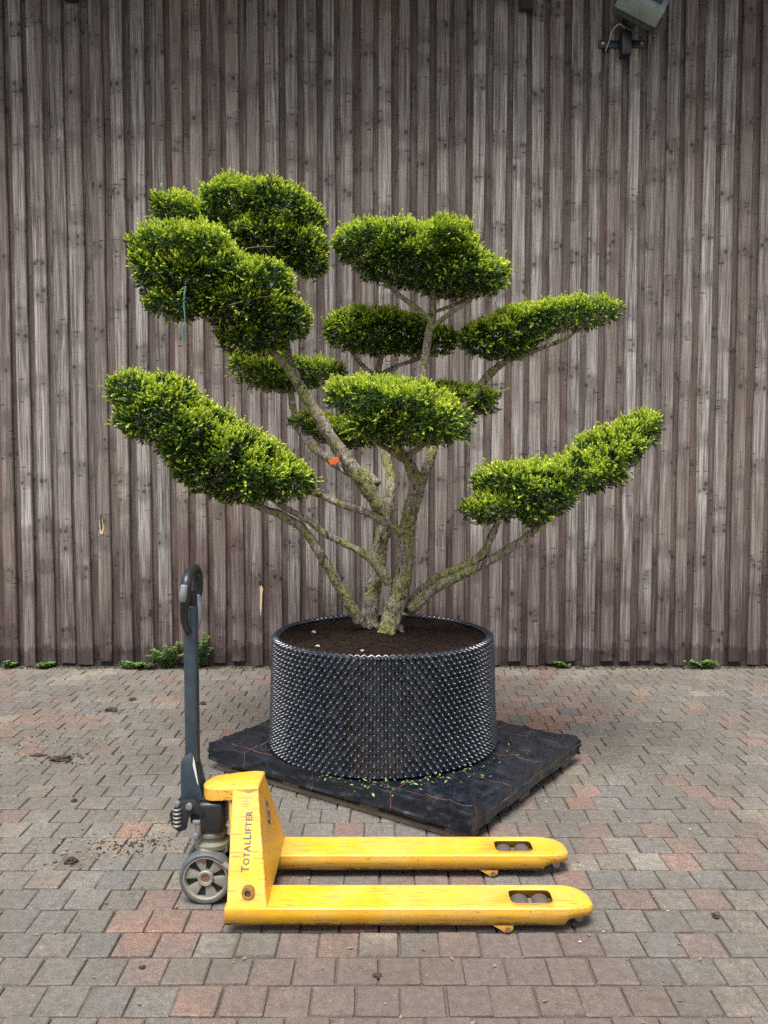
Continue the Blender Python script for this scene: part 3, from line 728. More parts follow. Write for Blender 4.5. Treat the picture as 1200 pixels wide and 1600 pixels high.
LIMBS = [
    ('trunk', [(-0.006,4.06,0.614,0.0504),(0.019,4.07,0.679,0.0457),(0.057,4.08,0.805,0.0469),(0.098,4.07,0.972,0.0407),(0.107,4.06,1.14,0.0381),(0.131,4.04,1.283,0.0378),(0.158,4.02,1.398,0.0352),(0.125,3.98,1.491,0.0256),(0.078,3.92,1.557,0.0183),(0.035,3.84,1.603,0.0134)]),
    ('trunk', [(-0.079,4.22,0.606,0.0449),(-0.069,4.23,0.763,0.0424),(-0.049,4.24,0.91,0.0399),(-0.016,4.25,1.09,0.0387),(0.0,4.25,1.215,0.0374),(-0.059,4.23,1.337,0.0359),(-0.142,4.2,1.458,0.0356),(-0.23,4.17,1.58,0.0316),(-0.317,4.14,1.721,0.0289),(-0.409,4.12,1.874,0.0263),(-0.485,4.1,1.984,0.0214),(-0.558,4.07,2.057,0.0165),(-0.658,4.02,2.141,0.0139),(-0.786,3.98,2.269,0.0115)]),
    ('branch', [(0.162,4.04,1.376,0.026),(0.208,4.1,1.469,0.0251),(0.239,4.16,1.58,0.023),(0.219,4.2,1.741,0.0208),(0.197,4.22,1.902,0.0208),(0.206,4.22,2.03,0.0208),(0.231,4.22,2.189,0.0207),(0.244,4.22,2.291,0.0171),(0.25,4.22,2.411,0.0122)]),
    ('branch', [(-0.122,4.12,0.711,0.0292),(-0.18,4.08,0.827,0.0264),(-0.25,4.04,0.96,0.0238),(-0.309,4.0,1.068,0.0223),(-0.385,3.96,1.186,0.0209),(-0.483,3.92,1.256,0.0195),(-0.583,3.88,1.3,0.0159),(-0.711,3.85,1.367,0.0135),(-0.876,3.8,1.485,0.0111)]),
    ('branch', [(0.022,4.06,0.913,0.0239),(-0.025,4.04,0.995,0.0226),(-0.099,4.02,1.066,0.0189),(-0.201,4.0,1.121,0.0164),(-0.291,3.97,1.173,0.0163),(-0.364,3.94,1.236,0.015),(-0.447,3.92,1.283,0.0138),(-0.554,3.89,1.351,0.0091)]),
    ('branch', [(0.087,4.04,1.167,0.0237),(0.015,4.02,1.212,0.02),(-0.092,4.0,1.269,0.0176),(-0.214,3.97,1.311,0.0163),(-0.328,3.95,1.363,0.0139),(-0.422,3.92,1.404,0.0115),(-0.54,3.9,1.44,0.0091)]),
    ('branch', [(0.116,4.16,0.759,0.0368),(0.192,4.14,0.86,0.0293),(0.286,4.1,0.946,0.0253),(0.393,4.06,0.998,0.0239),(0.472,4.02,1.056,0.0213),(0.507,3.98,1.132,0.0175),(0.548,3.95,1.242,0.0139),(0.609,3.96,1.363,0.0104)]),
    ('branch', [(0.128,4.12,0.776,0.0316),(0.253,4.08,0.891,0.0264),(0.391,4.04,0.963,0.0226),(0.541,4.0,1.052,0.0211),(0.657,3.96,1.131,0.0186),(0.761,3.95,1.226,0.015),(0.916,3.97,1.378,0.0128),(1.08,4.02,1.531,0.0106),(1.211,4.05,1.624,0.0083)]),
    ('branch', [(0.0,4.25,1.189,0.0324),(0.026,4.26,1.304,0.0287),(0.033,4.3,1.434,0.0264),(0.013,4.36,1.533,0.0229),(-0.014,4.42,1.686,0.0206),(-0.034,4.48,1.859,0.0195),(-0.034,4.52,1.982,0.0184),(-0.007,4.54,2.104,0.0105)]),
    ('branch', [(0.23,4.17,1.564,0.0231),(0.291,4.22,1.661,0.0221),(0.373,4.27,1.751,0.0224),(0.467,4.3,1.861,0.0225),(0.544,4.32,1.961,0.0213),(0.626,4.32,2.026,0.0163),(0.77,4.3,2.079,0.0125),(0.917,4.3,2.137,0.01),(0.996,4.29,2.184,0.0074)]),
    ('branch', [(-0.169,4.22,1.458,0.0246),(-0.263,4.28,1.51,0.0225),(-0.368,4.36,1.59,0.0216),(-0.456,4.44,1.694,0.0207),(-0.489,4.5,1.809,0.0196),(-0.513,4.54,1.898,0.0171),(-0.555,4.54,1.95,0.0132)]),
    ('branch', [(-0.033,4.28,1.401,0.0175),(-0.073,4.34,1.443,0.0152),(-0.17,4.44,1.51,0.013),(-0.243,4.52,1.587,0.0119),(-0.278,4.54,1.656,0.0093)]),
    ('branch', [(-0.386,4.14,1.825,0.0216),(-0.466,4.24,2.0,0.0197),(-0.525,4.37,2.23,0.0189),(-0.542,4.47,2.465,0.0167),(-0.581,4.52,2.711,0.0117)]),
    ('branch', [(0.401,4.3,1.805,0.0125),(0.428,4.37,1.824,0.0102),(0.456,4.42,1.847,0.0077)]),
    ('branch', [(-0.038,4.51,1.964,0.0157),(-0.104,4.54,2.019,0.0132),(-0.18,4.54,2.111,0.0105),(-0.225,4.54,2.19,0.0079)]),
    ('branch', [(-0.035,4.52,1.972,0.0131),(0.069,4.54,2.029,0.0118),(0.19,4.54,2.07,0.0105),(0.277,4.54,2.122,0.0079)]),
    ('branch', [(0.234,4.22,2.221,0.0122),(0.16,4.22,2.284,0.0134),(0.08,4.22,2.341,0.011),(-0.032,4.22,2.442,0.0085)]),
    ('branch', [(0.233,4.2,2.17,0.0121),(0.318,4.19,2.241,0.0109),(0.414,4.19,2.304,0.0097),(0.484,4.2,2.369,0.0073)]),
    ('branch', [(0.244,4.23,2.261,0.0098),(0.339,4.25,2.296,0.0086),(0.436,4.25,2.338,0.0074)]),
    ('branch', [(0.103,3.95,1.53,0.0161),(0.163,3.87,1.574,0.0124),(0.233,3.8,1.631,0.0089)]),
    ('branch', [(0.113,3.97,1.509,0.0185),(0.036,3.88,1.559,0.0136),(-0.044,3.8,1.602,0.01),(-0.115,3.76,1.673,0.0066)]),
]

tree = empty('yew_tree', (0, 4.12, SOIL_Z)); tag(tree, 'cloud pruned yew tree with mossy stems and tiered green pads in black pot', 'tree')
TB = Vector((0, 4.12, SOIL_Z))
for name, pts in LIMBS:
    r0 = max(p[3] for p in pts)
    loc = [(p[0] - TB.x, p[1] - TB.y, p[2] - TB.z, p[3]) for p in pts]
    if name == 'trunk':     # flare into the soil
        x_, y_, z_, r_ = loc[0]; loc[0] = (x_, y_, z_ - .02, r_ * 1.12)
    tube(name, loc, M_BARK, tree, 32 if r0 > .03 else 22, 16 if r0 > .03 else 12, .26, 30.0)
tv, tf = [], []
for k in range(16):         # root flare and basal shoots
    a = rnd.uniform(0, 2 * PI); c = Vector(rnd.choice(((-.075, .09), (0.0, -.05), (-.05, .03), (.06, .0)))).to_3d()
    d = Vector((math.cos(a), math.sin(a), 0)); L_ = rnd.uniform(.05, .10)
    p = [(*(c + d * .02 + Vector((0, 0, .045))), rnd.uniform(.010, .018)), (*(c + d * L_ * .6 + Vector((0, 0, .0))), .010), (*(c + d * L_ + Vector((0, 0, -.035))), .005)]
    v_, f_ = tube_data(p, 7, 4, .3, 40); b = len(tv); tv += v_; tf += [tuple(b + q for q in f) for f in f_]
link('root_flare', pydata('root_flare', tv, tf, True), M_BARK, tree)
for (x_, y_, z_) in ((.104, -.062, .30), (-.215, -.05, .29), (-.09, -.03, .40)):   # sawn branch stubs
    cyl('pruning_scar', (x_, y_ + .02, z_), (x_ + .004, y_ - .008, z_ + .004), .014, M_DARKW, tree, n=12, bevel=.003)

def ell_area(a, b, c):
    p = 1.6; return 4 * PI * (((a * b) ** p + (a * c) ** p + (b * c) ** p) / 3) ** (1 / p)

def sprigs(P, Dr, size, fresh_lit):
    """one tuft of blades for every point: P (N,3), Dr (N,3) unit, size (N), fresh (N) -> verts, quads, fresh per vert"""
    N = len(P); nb = 7
    ref = np.where(np.abs(Dr[:, 2:3]) > .9, np.array([[1., 0, 0]]), np.array([[0, 0, 1.]]))
    A = np.cross(Dr, ref); A /= np.linalg.norm(A, axis=1, keepdims=True); B = np.cross(Dr, A)
    allv, allf = [], []
    for k in range(nb):
        t = k / (nb - 1)
        ang = npr.uniform(0, 2 * PI, N) if k else npr.uniform(0, 6, N)
        # yew carries its needles in two loose ranks
        ang = np.where(k % 2, 0.0, PI) + npr.normal(0, .55, N) + 0.0 * ang
        side = A * np.cos(ang)[:, None] + B * np.sin(ang)[:, None]
        root = P + Dr * (size * (t * .75 - .25))[:, None]
        spread = npr.uniform(.55, 1.05, N) * (1.05 - .75 * t)
        bd = Dr * np.cos(spread)[:, None] + side * np.sin(spread)[:, None]
        ln = size * npr.uniform(.55, .85, N) * (1 - .25 * t)
        wd = size * npr.uniform(.10, .145, N)
        wv = np.cross(bd, Dr + npr.normal(0, .35, (N, 3))); wv /= np.linalg.norm(wv, axis=1, keepdims=True) + 1e-9
        mid = root + bd * (ln * .5)[:, None]
        tip = root + bd * ln[:, None]; tip[:, 2] -= ln * .08
        v = np.stack([root, mid + wv * wd[:, None], tip, mid - wv * wd[:, None]], 1)
        allv.append(v); allf.append(np.clip(fresh_lit * (.60 + .52 * t) + npr.normal(0, .05, N), 0, 1))  # besides shoot age, tips are lightened as painted highlights and bases darkened
    v = np.stack(allv, 1).reshape(-1, 3); fr = np.repeat(np.stack(allf, 1).reshape(-1), 4)
    q = np.arange(len(v)).reshape(-1, 4)
    return v, q, fr

def vnoise(P, f, s): return np.array([mnoise.noise(Vector(p) * f + Vector((s, 0, 0))) for p in P])

DENS, SIZE = 8200, .0205
def pad_field(P, B):
    q = (P[:, None, :] - B[None, :, :3]); z = q[:, :, 2]; q[:, :, 2] = np.where(z < 0, z / .78, z)     # flatter undersides
    k = np.sqrt(((q / B[None, :, 3:6]) ** 2).sum(2)); d = (k - 1) * B[None, :, 3:6].min(2) * 1.15
    h = .022; m = d.min(1)
    return m - h * np.log(np.exp(-(d - m[:, None]) / h).sum(1)) + .010

def make_pad(idx, key, blobs):
    B = np.array(blobs); allP, allD, allS, allF = [], [], [], []
    lo = (B[:, :3] - B[:, 3:6]).min(0) - .05; hi = (B[:, :3] + B[:, 3:6]).max(0) + .05
    vol = float(np.prod(hi - lo))
    for shell, dens, d0, d1 in ((0, DENS, -.013, .013), (1, DENS * .45, -.050, -.013), (2, DENS * .20, -.14, -.050)):
        n = int(vol * dens / (d1 - d0)); P = npr.uniform(lo, hi, (n, 3)); d = pad_field(P, B)
        k = (d > d0 - .05) & (d < d1 + .05); P, d = P[k], d[k]
        d = d + .030 * vnoise(P, 7.0, 3.0) + .026 * vnoise(P, 15.0, 8.0)
        k = (d > d0) & (d < d1); P = P[k]; m = len(P); e = .006
        nrm = np.stack([pad_field(P + np.eye(3)[i] * e, B) - pad_field(P - np.eye(3)[i] * e, B) for i in range(3)], 1)
        nrm /= np.linalg.norm(nrm, axis=1, keepdims=True) + 1e-9
        keep = (nrm[:, 2] > -.45) | (npr.random(m) < .5)
        if shell == 0: keep &= vnoise(P, 13.0, 21.0 + idx) + npr.normal(0, .10, m) > -.26     # thin spots that show the inside
        P, nrm = P[keep], nrm[keep]; m = len(P)
        D = nrm * .9 + np.array([0, 0, .45]) + npr.normal(0, .42, (m, 3))
        dn = nrm[:, 2] < -.25; D[dn] = nrm[dn] * np.array([1, 1, .35]) + npr.normal(0, .35, (dn.sum(), 3))
        D /= np.linalg.norm(D, axis=1, keepdims=True)
        if shell == 0:     # young shoots, weighted upward so tops are painted lit and undersides shaded
            p_new_lit = np.clip(.26 + .92 * nrm[:, 2] + .40 * vnoise(P, 6.0, 4.0), .08, .97)
            fr = np.where(npr.random(m) < p_new_lit, npr.uniform(.66, 1.0, m), npr.uniform(.16, .52, m))
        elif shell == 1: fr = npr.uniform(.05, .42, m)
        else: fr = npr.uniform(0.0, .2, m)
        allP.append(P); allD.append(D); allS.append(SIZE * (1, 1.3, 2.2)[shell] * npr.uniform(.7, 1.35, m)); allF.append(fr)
    # a few shoots that outgrew the shears
    o0, d0 = allP[0], allD[0]
    for P0, D0 in [(allP[i], allD[i]) for i in range(0, len(allP), 3)]:
        k = npr.random(len(P0)) < .055
        if k.sum() == 0: continue
        L0 = npr.uniform(.010, .040, k.sum())[:, None]
        for fstep in (.5, 1.0):
            allP.append(P0[k] + D0[k] * L0 * fstep); allD.append(D0[k]); allS.append(SIZE * npr.uniform(.7, 1.1, k.sum())); allF.append(npr.uniform(.75, 1.0, k.sum()))
    P = np.concatenate(allP); D = np.concatenate(allD); Sz = np.concatenate(allS); Fr = np.concatenate(allF)
    v, q, fr = sprigs(P - np.array(TB), D, Sz, Fr)
    me = npmesh('foliage_pad', v, q)
    at_ = me.attributes.new('fresh_lit', 'FLOAT', 'POINT'); at_.data.foreach_set('value', fr.astype(np.float32))
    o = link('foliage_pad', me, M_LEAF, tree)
    # twigs inside the pad, from its lower middle out to the shell
    tv, tf = [], []
    lowest = B[np.argsort(B[:, 2])[:max(2, len(B) // 2)]]
    for k in range(len(B) * 9):
        bb = B[k % len(B)]
        dist = np.linalg.norm(B[:, :3] - bb[:3], axis=1); cand = np.argsort(dist)[1:3]; s_ = B[cand[npr.integers(len(cand))]]
        st = Vector((s_[0] * .5 + bb[0] * .5, s_[1] * .5 + bb[1] * .5, min(s_[2], bb[2]) - bb[5] * .5))
        dd = Vector(npr.normal(0, 1, 3)); dd.normalize()
        en = Vector((bb[0] + dd.x * bb[3] * .93, bb[1] + dd.y * bb[4] * .93, bb[2] + dd.z * bb[5] * .7))
        mdl = (st + en) / 2 + Vector((rnd.uniform(-.03, .03), rnd.uniform(-.03, .03), -.03))
        p = [(*(st - TB), .006), (*(mdl - TB), .0042), (*(en - TB), .0018)]
        v_, f_ = tube_data(p, 5, 3, 0, 1, False); b = len(tv); tv += v_; tf += [tuple(b + q_ for q_ in f) for f in f_]
    link('twigs', pydata('twigs', tv, tf, True), M_BARK, o)
    return len(q)
tot = 0
for idx, (key, blobs) in enumerate(PADS): tot += make_pad(idx, key, blobs)
print('needles', tot)

def cane(p0, p1, r, label):
    o = tube('bamboo_cane', [(*p0, r), (*((Vector(p0) + Vector(p1)) / 2 + Vector((0, 0, .004))), r), (*p1, r * .8)], M_CANE, None, 7, 5)
    tag(o, label, 'cane', 'canes tied through the left pads')
cane((-.74, 3.80, 2.205), (-.49, 3.82, 2.265), .003, 'thin bamboo cane across the lower front of the big left pad')
cane((-.70, 4.32, 2.60), (-.56, 4.31, 2.605), .003, 'thin bamboo cane lying level under the top left pad')
o = tube('tie_strip', [(-.885, 3.77, 2.29, .004), (-.893, 3.755, 2.22, .0055), (-.888, 3.75, 2.15, .003), (-.900, 3.75, 2.08, .0045), (-.896, 3.75, 2.02, .002), (-.905, 3.75, 1.97, .001)], M_TWINE, None, 6, 6)
o.scale = (1, .35, 1); o.location = (0, 3.755 * .65, 0)
tag(o, 'frayed green tie strip hanging from the big left pad', 'tie')
tg = empty('plant_tag', (-.245, 4.10, 1.515)); tag(tg, 'small orange plant tag tied to the leaning left stem', 'tag')
box('card', (0, -.01, 0), (.052, .004, .026), M_ORNG, tg, .001, 1, Matrix.Rotation(R(-22), 3, 'Y'))
tube('tie', [(.02, -.01, .0, .002), (.03, .0, -.03, .002), (.045, -.004, -.055, .002)], M_STICK, tg, 6, 4)

# ------------------------------------------------------------------ the pallet truck
truck = empty('pallet_truck', (0, 2.833, 0)); tag(truck, 'yellow hand pallet truck with dark upright tiller handle', 'pallet truck')
def fork(yc):
    hw, ht, zt, zb = .076, .042, .085, .030
    x0, x1, xs, xt = -.509, .415, .575, .682
    hx0, hx1 = .411, .549
    xs_ = [-.509, -.30, -.1, .1, .3, hx0, hx0 + .006, hx0 + .016, .48, hx1 - .016, hx1 - .006, hx1, .575]
    V, rows_ = [], []
    for x_ in xs_:
        if hx0 <= x_ <= hx1:
            e = min(x_ - hx0, hx1 - x_); h_ = ht - (.016 - math.sqrt(max(0, .016 ** 2 - (.016 - e) ** 2)) if e < .016 else 0)
        else: h_ = ht
        rows_.append([(x_, -hw, zb), (x_, -hw, zt - .016), (x_, -hw, zt - .004), (x_, -hw + .004, zt), (x_, -h_, zt), (x_, h_, zt), (x_, hw - .004, zt), (x_, hw, zt - .004), (x_, hw, zt - .016), (x_, hw, zb)])
    for k in range(1, 11):
        t = k / 10; x_ = .575 + (xt - .575) * math.sin(t * PI / 2); w_ = math.cos(t * PI / 2) ** .8 if k < 10 else .06
        z_ = zt - .024 * t ** 2; zb_ = z_ - .034 + .012 * t
        y_ = hw * max(w_, .06)
        rows_.append([(x_, -y_, zb_), (x_, -y_, z_ - .012), (x_, -y_, z_ - .004), (x_, -y_ * .947, z_), (x_, -min(ht, y_ * .6), z_), (x_, min(ht, y_ * .6), z_), (x_, y_ * .947, z_), (x_, y_, z_ - .004), (x_, y_, z_ - .012), (x_, y_, zb_)])
    F = []
    for r in rows_: V += [(a, b + yc, c) for a, b, c in r]
    for i in range(len(rows_) - 1):
        for k in range(9):
            xm = (rows_[i][0][0] + rows_[i + 1][0][0]) / 2
            if k == 4 and hx0 < xm < hx1: continue
            F.append((i * 10 + k, (i + 1) * 10 + k, (i + 1) * 10 + k + 1, i * 10 + k + 1))
    bm = bmesh.new(); bm.from_mesh(pydata('f', V, F)); me = bm_mesh('fork', bm, 24)
    f = link('fork', me, M_YEL, truck)
    md = f.modifiers.new('plate', 'SOLIDIFY'); md.thickness = .004; md.offset = -1
    for x_ in (.447, .515):
        cyl('load_roller', (x_, yc - .037, .042), (x_, yc + .037, .042), .0345, M_ROLL, f, n=24, bevel=.004)
    prism('roller_bracket', [(.36, .05), (.60, .05), (.60, .033), (.36, .033)], yc - .050, yc - .045, M_YEL, f)
    prism('roller_bracket', [(.36, .05), (.60, .05), (.60, .033), (.36, .033)], yc + .045, yc + .050, M_YEL, f)
    box('axle_link', (.481, yc, .055), (.012, .066, .014), M_CAST, f, .002)
    prism('link_lug', [(.335, .034), (.415, .034), (.413, .014), (.402, .004), (.384, .004), (.372, .016)], yc - .0745, yc - .066, M_LUG, f, bevel=.0015)
    cyl('lug_pin', (.396, yc - .080, .016), (.396, yc - .06, .016), .0085, M_RUST, f, n=12)
    cyl('entry_roller', (.635, yc - .028, .028), (.635, yc + .028, .028), .014, M_STEEL, f, n=16)
    for k in range(4):
        box('nose_weld', (.588 + k * .013, yc - .062 + k * .005, .046 + k * .002), (.010, .012, .014 - k * .001), M_YEL, f, .003, 1)
    return f
for yc in (-.181, .181): fork(yc)
# tower: two leaning side plates and the sloping front plate, one welded frame
def plate(bm, quad, th):
    q = [Vector(p) for p in quad]; n = (q[1] - q[0]).cross(q[2] - q[0]).normalized() * th
    A = [bm.verts.new(p) for p in q]; Bv = [bm.verts.new(p - n) for p in q]
    fs = [bm.faces.new(A), bm.faces.new(Bv[::-1])]
    for i in range(len(q)): fs.append(bm.faces.new((A[i], Bv[i], Bv[(i + 1) % len(q)], A[(i + 1) % len(q)])))
    return fs
ZB, ZT = .083, .402
bm = bmesh.new()
nb = [(-.503, -.250, ZB), (-.376, -.250, ZB), (-.428, -.072, ZT), (-.512, -.072, ZT)]
plate(bm, nb, .008); plate(bm, [(x_, -y_, z_) for x_, y_, z_ in reversed(nb)], .008)
side = link('side_plate', bm_mesh('side_plate', bm, 25), M_YEL, truck)
bm = bmesh.new()
plate(bm, [(-.3745, -.2485, ZB + .001), (-.3745, .2485, ZB + .001), (-.3745, .252, .12), (-.427, .0715, ZT), (-.427, -.0715, ZT), (-.3745, -.252, .12)][0:2] + [(-.427, .0715, ZT), (-.427, -.0715, ZT)], .008)
fr_ = link('front_plate', bm_mesh('front_plate', bm, 25), M_YEL, truck)
# crossbar between the forks at their root
prism('cross_plate', [(-.505, .034), (-.385, .034), (-.385, .079), (-.505, .079)], -.104, .104, M_YEL, truck, bevel=.003)
# the arched cap reaching back over the pump
cap = []
for k in range(13):
    a = PI / 2 + PI * k / 12; cap.append((-.570 + .055 * math.cos(a), .066 * math.sin(a)))
cap = [(-.424, .075), (-.455, .080), (-.52, .073)] + cap + [(-.52, -.073), (-.455, -.080), (-.424, -.075)]
bm = bmesh.new()
def cap_z(x_, e): return .409 - .012 * max(0, (-.47 - x_) / .15)
A = [bm.verts.new((x_, y_, cap_z(x_, 0) - .006)) for x_, y_ in cap]
A2 = [bm.verts.new((-.51 + (x_ + .51) * .93, y_ * .90, cap_z(x_, 0))) for x_, y_ in cap]
Cb = [bm.verts.new((x_, y_, cap_z(x_, 0) - (.044 if x_ < -.50 else .018))) for x_, y_ in cap]
n_ = len(cap); bm.faces.new(A2); bm.faces.new(Cb[::-1])
for i in range(n_):
    j = (i + 1) % n_
    bm.faces.new((A[i], A[j], A2[j], A2[i])); bm.faces.new((Cb[i], Cb[j], A[j], A[i]))
link('top_cap', bm_mesh('top_cap', bm, 50), M_YEL, truck)
# pivot boss
def leanY(z): return -.250 + (z - ZB) / (ZT - ZB) * .178
zz = .125
lathe('pivot_boss', [(.0105, -.016), (.019, -.016), (.0205, -.013), (.0205, .004), (.0105, .004)], M_YEL, truck, 24, 'Y', (-.437, leanY(zz), zz))
lathe('pivot_pin', [(.0001, -.010), (.0104, -.010), (.0104, .004)], M_RUST, truck, 18, 'Y', (-.437, leanY(zz), zz))
# lettering along the leaning side plate
up_ = (Vector((0, .178, ZT - ZB))).normalized(); right_ = Vector((1, 0, 0)); nrm_ = right_.cross(up_)
def lettering(name, txt, size, org, along, upv, mat, sx=1.0, ext=.0004):
    cu = bpy.data.curves.new(name, 'FONT'); cu.body = txt; cu.size = size; cu.extrude = ext; cu.resolution_u = 3; cu.align_x = 'LEFT'
    cu.shear = .0; cu.offset = size * .018
    to = bpy.data.objects.new('tmp', cu); COL.objects.link(to)
    dg = bpy.context.evaluated_depsgraph_get(); me = bpy.data.meshes.new_from_object(to.evaluated_get(dg))
    bpy.data.objects.remove(to, do_unlink=True); bpy.data.curves.remove(cu)
    me.name = name; nz = along.cross(upv).normalized()
    M4 = Matrix(((along.x * sx, upv.x, nz.x, org.x), (along.y * sx, upv.y, nz.y, org.y), (along.z * sx, upv.z, nz.z, org.z), (0, 0, 0, 1)))
    me.transform(M4); me.materials.clear()
    w_ = max(v.co.x for v in me.vertices) - min(v.co.x for v in me.vertices)
    link(name, me, mat, truck); return me
def on_plate(x_, s): return Vector((x_, -.250, ZB)) + up_ * s + nrm_ * .0009
s0 = .105; tx_ = -.4405
for ch, big in zip('TOTALLIFTER', (1, 0, 0, 0, 0, 1, 0, 0, 0, 0, 0)):
    sz = .036 if big else .0295
    me_ = lettering('lettering', ch, sz, on_plate(tx_, s0), up_, -right_, M_INK, .86)
    hi_ = max((v.co - Vector((0, -.25, ZB))).dot(up_) for v in me_.vertices); s0 = hi_ + .0028
for k, (sa, ln_) in enumerate(((.338, .046), (.327, .020), (.318, .030), (.309, .018))):
    c_ = on_plate(-.466, sa); bm = bmesh.new()
    q = [c_ + right_ * a_ * ln_ / 2 + up_ * b_ * (.0022 if k else .0032) for a_, b_ in ((-1, -1), (1, -1), (1, 1), (-1, 1))]
    plate(bm, q, -.0004); link('printed_label', bm_mesh('printed_label', bm), M_FADE, truck)
# emblem on the sloping front plate
fu = (Vector((-.427, 0, ZT)) - Vector((-.3745, 0, ZB))).normalized(); fs_ = Vector((0, 1, 0)); fn = fs_.cross(fu)
em = Vector((-.3745, .02, ZB)) + fu * .20 + fn * .0012
for poly in ([(-.035, -.02), (.0, -.045), (.035, -.01), (.028, -.004), (.0, -.032), (-.028, -.012)], [(-.03, .005), (.0, .05), (.03, .012), (.022, .01), (0, .034), (-.02, .004)], [(-.018, -.008), (.012, .004), (.02, .0), (-.01, -.016)]):
    bm = bmesh.new(); plate(bm, [em + fs_ * a_ + fu * b_ for a_, b_ in poly], -.0004); link('emblem', bm_mesh('emblem', bm), M_INK, truck)
# pump unit
PX = -.598
box('pump_cover', (PX + .005, 0, .290), (.088, .115, .108), M_BLACK, truck, .014, 3)
box('pump_lid', (PX + .002, 0, .350), (.070, .090, .018), M_BLACK, truck, .008)
cyl('piston', (PX + .004, 0, .355), (PX + .004, 0, .372), .018, M_STEEL, truck)
lathe('pump_base', [(.0001, .236), (.046, .236), (.052, .228), (.052, .218), (.044, .212), (.044, .200), (.062, .192), (.062, .176), (.035, .160), (.0001, .160)], M_CAST, truck, 32, 'Z', (PX, 0, 0))
prism('steering_fork', [(PX - .045, .190), (PX + .055, .190), (PX + .060, .165), (PX + .03, .135), (PX + .018, .085), (PX - .018, .085), (PX - .042, .150)], -.034, .034, M_CAST, truck, bevel=.006)
# lifting link arms
for s_ in (-1, 1):
    tube('link_arm', [(-.628, s_ * .052, .176, .011), (-.600, s_ * .056, .172, .012), (-.555, s_ * .07, .145, .012), (-.50, s_ * .082, .110, .012)], M_CAST, truck, 10, 5)
    cyl('link_bolt', (-.614, s_ * .045, .160), (-.614, s_ * .078, .160), .013, M_RUST, truck, n=8, bevel=.002)
box('rear_plate', (-.520, 0, .20), (.012, .13, .36), M_YEL, truck, .002)
# steering wheels
def wheel(y0):
    w_ = empty('wheel'); w_.parent = truck; w_.location = (-.608, y0, .0905); w_.rotation_euler = (0, R(14), 0)
    lathe('tyre', [(.0765, -.024), (.083, -.0245), (.0885, -.020), (.0905, -.011), (.0905, .011), (.0885, .020), (.083, .0245), (.0765, .024), (.0765, -.024)], M_TYRE, w_, 48, 'Y')
    rim = lathe('rim', [(.0764, -.022), (.0715, -.023), (.069, -.016), (.069, .016), (.0715, .023), (.0764, .022)], M_RIM, w_, 48, 'Y')
    lathe('hub', [(.0001, -.012), (.012, -.012), (.013, -.016), (.015, -.020), (.024, -.022), (.027, -.018), (.027, .018), (.024, .022), (.0001, .022)], M_RIM, w_, 30, 'Y')
    cyl('axle_cap', (0, -.017, 0), (0, -.011, 0), .0125, M_RUST, w_, n=14)
    for k in range(6):
        a = 2 * PI * k / 6; c_, s_ = math.cos(a), math.sin(a)
        bm = bmesh.new()
        V_ = [(.022, -.008), (.071, -.022), (.071, .022), (.022, .008)]
        bm_prism(bm, [(u * c_ - v * s_, u * s_ + v * c_) for u, v in V_], -.013, .013, 'Y', .002)
        link('spoke', bm_mesh('spoke', bm, 40), M_RIM, w_)
    cyl('web', (0, .0, 0), (0, .004, 0), .071, M_BLACK, w_, n=36)
for y0 in (-.058, .058): wheel(y0)
# tiller: knuckle, fairing, column, loop
HX = -.664
box('knuckle', (HX + .022, 0, .300), (.055, .072, .085), M_BLACK, truck, .012)
for y0, y1 in ((-.064, -.050), (.050, .064)):
    prism('knuckle_guard', [(HX - .03, .355), (HX + .02, .360), (HX + .04, .33), (HX + .055, .305), (HX + .04, .300), (HX + .015, .322), (HX - .005, .30), (HX - .01, .255), (HX - .035, .245), (HX - .06, .265), (HX - .068, .31)], y0, y1, M_BLACK, truck, 'Y', .004)
for dz in (.272, .286, .300, .314, .328): lathe('spring_coil', [(.010, -.003), (.0125, -.0045), (.015, 0), (.0125, .0045), (.010, .003)], M_STEEL, truck, 18, 'Z', (HX - .040, -.066, dz))
cyl('pivot_bolt', (HX + .002, -.075, .338), (HX + .002, -.060, .338), .012, M_STEEL, truck, n=16, bevel=.002)
cyl('pivot_bolt', (HX - .042, -.070, .345), (HX - .036, -.055, .345), .010, M_STEEL, truck, n=14, bevel=.002)
cyl('release_valve', (HX + .028, -.052, .235), (HX + .028, -.052, .285), .011, M_STEEL, truck, n=14, bevel=.002)
cyl('valve_knob', (HX + .022, -.056, .222), (HX + .022, -.056, .240), .010, M_GREYP, truck, n=12, bevel=.002)
box('release_lever', (HX + .024, -.058, .280), (.026, .014, .012), M_GREYP, truck, .003)
prism('tiller_fairing', [(HX - .035, .325), (HX + .044, .325), (HX + .030, .365), (HX + .016, .470), (HX + .006, .515), (HX - .030, .490), (HX - .034, .470)], -.042, .042, M_HAND, truck, bevel=.010)
prism('sticker', [(HX + .012, .505), (HX + .0185, .475), (HX + .029, .40), (HX + .024, .41), (HX + .010, .47)], -.0428, -.0423, M_STICK, truck)
box('tiller_column', (HX + .0, 0, .745), (.044, .052, .55), M_HAND, truck, .011, 3)
box('column_seam', (HX + .0228, 0, .745), (.003, .016, .53), M_HAND, truck, .001, 1)
zt_ = 1.125
LX = HX + .002
tube('handle_arm', [(LX - .004, -.015, .925, .013), (LX - .008, -.040, .945, .012), (LX - .010, -.066, .985, .013), (LX - .004, -.080, 1.03, .014)], M_BLACK, truck, 12, 6)
tube('handle_arm', [(LX + .004, .015, .925, .014), (LX + .008, .040, .945, .014), (LX + .010, .066, .99, .014), (LX + .004, .080, 1.04, .014)], M_GREYP, truck, 12, 6)
